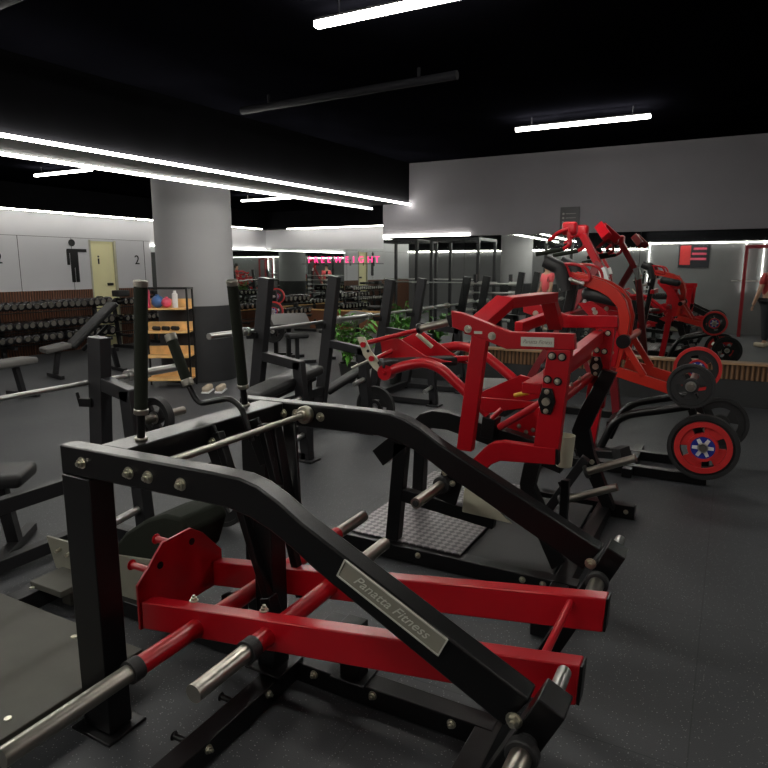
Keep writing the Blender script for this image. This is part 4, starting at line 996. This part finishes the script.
def power_rack(label, x, y, col='charcoal', w=1.2, d=1.2, H=2.25):
    t = thing('power_rack', label, 'power rack', (x, y, 0))
    for sx in (-d/2, d/2):
        for sy in (-w/2, w/2): MB().bb((sx-.035,sy-.035,0),(sx+.035,sy+.035,H)).make('post', col, t)
    for sx in (-d/2, d/2): MB().bb((sx-.03,-w/2,H-.07),(sx+.03,w/2,H)).make('crossbar', col, t)
    for sy in (-w/2, w/2): MB().bb((-d/2,sy-.03,H-.07),(d/2,sy+.03,H)).bb((-d/2,sy-.03,.02),(d/2,sy+.03,.09)).make('side_bar', col, t)
    MB().bar((-d/2-.05,-.1,1.25),(-d/2-.05,w+.0,1.25),.03,.03).make('safety_bar', 'steel', t)
    return t
power_rack('open black power rack behind, tall posts in the mirror at the wall end', 1.1, 7.6); power_rack('second black power rack behind, right of the first in the mirror', 1.2, 5.95)
for (x, y, l) in ((1.7,7.6,'barbell across the first power rack seen in the mirror'), (1.85,5.95,'barbell across the second power rack seen in the mirror')):
    place(copy_tree(bb), (x, y, 1.2), PI/2, l)
power_rack('narrow dark red rack against the partition, seen at the right end of the mirror', -.5, -.45, 'darkred', .5, .5, 2.05)
t = thing('cable_machine', 'black cable machine behind, seen in the mirror right of the column', 'cable machine', (-1.7,4.3,0))
for s in (-.35,.35): MB().bb((-.04,s-.04,0),(.04,s+.04,2.2)).make('post', 'black', t); MB().cyl((.0,s,.2),(.0,s,2.1),.015,n=10).make('guide_rod', 'steel', t)
MB().bb((-.06,-.4,2.15),(.06,.4,2.22)).bb((-.3,-.4,0),(.3,.4,.05)).make('frame', 'black', t); MB().bb((-.1,-.2,.1),(.1,.2,1.1)).make('weight_stack', 'rubber', t)
MB().cyl((-.05,-.3,2.25),(.05,-.3,2.25),.06,n=16).cyl((-.05,.3,2.25),(.05,.3,2.25),.06,n=16).make('pulley', 'steel', t)

rk = [o for o in bpy.data.objects if o.name.startswith('dumbbell_rack') and o.parent is None][2]
q = copy_tree(rk); q.location = (-.55, 1.25, 0); q.rotation_euler = (0, 0, PI/2); q.scale = (.6,1,1); q['label'] = 'low dumbbell rack against the dark partition, seen in the mirror'
protoE = list(protoD.values())[1]
for z, lb in ((.285,'lower'),(.555,'upper')):
    for k in range(7):
        o = protoE.copy(); COL.objects.link(o); o.location = (-.53, .72+.175*k, z+.07); o.rotation_euler = (0, 0, PI/2)
        tag(o, 'black dumbbell on the '+lb+' tier of the rack against the partition', 'dumbbell', 'dumbbells on the '+lb+' tier by the partition')
def person(label, loc, rot, shirt, legs, s=1.0, bag=False):
    t = thing('person', label, 'person', loc, rot=rot)
    def skin_mesh(name, V, E, R, m, root=0):
        me = bpy.data.meshes.new(name); me.from_pydata([Vector(v)*s for v in V], E, []); o = bpy.data.objects.new(name, me); COL.objects.link(o); o.parent = t
        me.materials.append(M[m]); mod = o.modifiers.new('skin', 'SKIN'); mod.use_smooth_shade = True
        for i, r in enumerate(R):
            sv = me.skin_vertices[0].data[i]; sv.radius = (r[0]*s, r[1]*s) if isinstance(r, tuple) else (r*s, r*s); sv.use_root = (i == root)
        o.modifiers.new('sub', 'SUBSURF').levels = 1; o.modifiers['sub'].render_levels = 1
        return o
    V = [(0,0,.95),(0,0,1.15),(0,.0,1.36),(0,0,1.48),(.01,0,1.58),(.02,0,1.69),
         (0,.17,1.40),(.02,.24,1.12),(.12,.25,.88),(.16,.25,.79),(0,-.17,1.40),(.02,-.24,1.12),(.12,-.24,.90),(.16,-.24,.81),
         (0,.09,.88),(.02,.11,.48),(0,.12,.08),(.16,.13,.03),(0,-.09,.88),(-.03,-.10,.48),(-.08,-.11,.08),(.08,-.13,.03)]
    E = [(0,1),(1,2),(2,3),(3,4),(4,5),(2,6),(6,7),(7,8),(8,9),(2,10),(10,11),(11,12),(12,13),(0,14),(14,15),(15,16),(16,17),(0,18),(18,19),(19,20),(20,21)]
    R = [(.12,.15),(.10,.13),(.11,.15),.055,.085,.075,.06,.045,.032,.028,.06,.045,.032,.028,.085,.058,.04,.035,.085,.058,.04,.035]
    skin_mesh('body', V, E, R, 'skin')
    skin_mesh('shirt', [(0,0,.90),(0,0,1.15),(0,0,1.37),(0,.175,1.40),(.015,.225,1.20),(0,-.175,1.40),(.015,-.225,1.20)], [(0,1),(1,2),(2,3),(3,4),(2,5),(5,6)], [(.15,.18),(.125,.155),(.13,.17),.072,.062,.072,.062], shirt)
    skin_mesh('trousers', [(0,0,.93),(0,.09,.86),(.02,.11,.48),(0,.12,.12),(0,-.09,.86),(-.03,-.10,.48),(-.08,-.11,.12)], [(0,1),(1,2),(2,3),(0,4),(4,5),(5,6)], [(.13,.16),.10,.072,.058,.10,.072,.058], legs)
    MB().ball(Vector((-.015,0,1.68))*s, .098*s, sc_=(1,.9,1.02)).ball(Vector((-.07,0,1.60))*s, .07*s).make('hair', 'hair', t, bevel=False)
    for y in (.13,-.13): MB().pad(Vector((.07 if y > 0 else 0, y, .045))*s, (.27*s,.10*s,.09*s), None, .04).make('shoe', 'shoe', t, bevel=False)
    for sy in (1,-1):
        f = MB()
        for k in range(4):
            b0 = Vector((.165+.008*k, sy*(.25-.018*k), .79))*s; f.tube([b0, b0+Vector((.02,0,-.05))*s, b0+Vector((.01,0,-.085+.008*abs(k-1.5)))*s], .009*s, n=8, sm=2)
        f.tube([Vector((.15,sy*.235,.82))*s, Vector((.19,sy*.21,.78))*s, Vector((.19,sy*.205,.75))*s], .010*s, n=8, sm=2); f.make('fingers', 'skin', t, bevel=False)
    f = MB(); f.ball(Vector((.105,0,1.635))*s, .014*s); f.make('nose', 'skin', t, bevel=False)
    MB().ball(Vector((.085,.03,1.66))*s, .009*s).ball(Vector((.085,-.03,1.66))*s, .009*s).make('eyes', 'hair', t, bevel=False)
    MB().tube([Vector((.092,.022,1.60))*s, Vector((.096,0,1.598))*s, Vector((.092,-.022,1.60))*s], .005*s, n=6, sm=2).make('mouth', 'shirtred', t, bevel=False)
    return t
person('person in a red top and dark trousers at the right edge of the mirror', (1.65,-.66,0), 2.4, 'shirtred', 'jeans')
person('person in a pink top seen in the mirror above the red machine', (.4,4.05,0), .8, 'shirtpink', 'jeans', .98)

# ------------------------------------------------------------------ world and settings
w = bpy.data.worlds.new('world'); sc.world = w; w.use_nodes = True; w.node_tree.nodes['Background'].inputs[0].default_value = (.05,.05,.055,1); w.node_tree.nodes['Background'].inputs[1].default_value = .2
sc.view_settings.view_transform = 'Standard'; sc.view_settings.look = 'None'; sc.view_settings.gamma = 1; sc.view_settings.use_curve_mapping = False
sc.view_settings.exposure = 0.5
sc.cycles.use_denoising = True; sc.cycles.max_bounces = 8; sc.cycles.glossy_bounces = 6; sc.cycles.caustics_reflective = False; sc.cycles.caustics_refractive = False
sc.cycles.sample_clamp_indirect = 4; sc.cycles.sample_clamp_direct = 12
for o in list(bpy.data.objects):
    if '_w' in o: del o['_w']
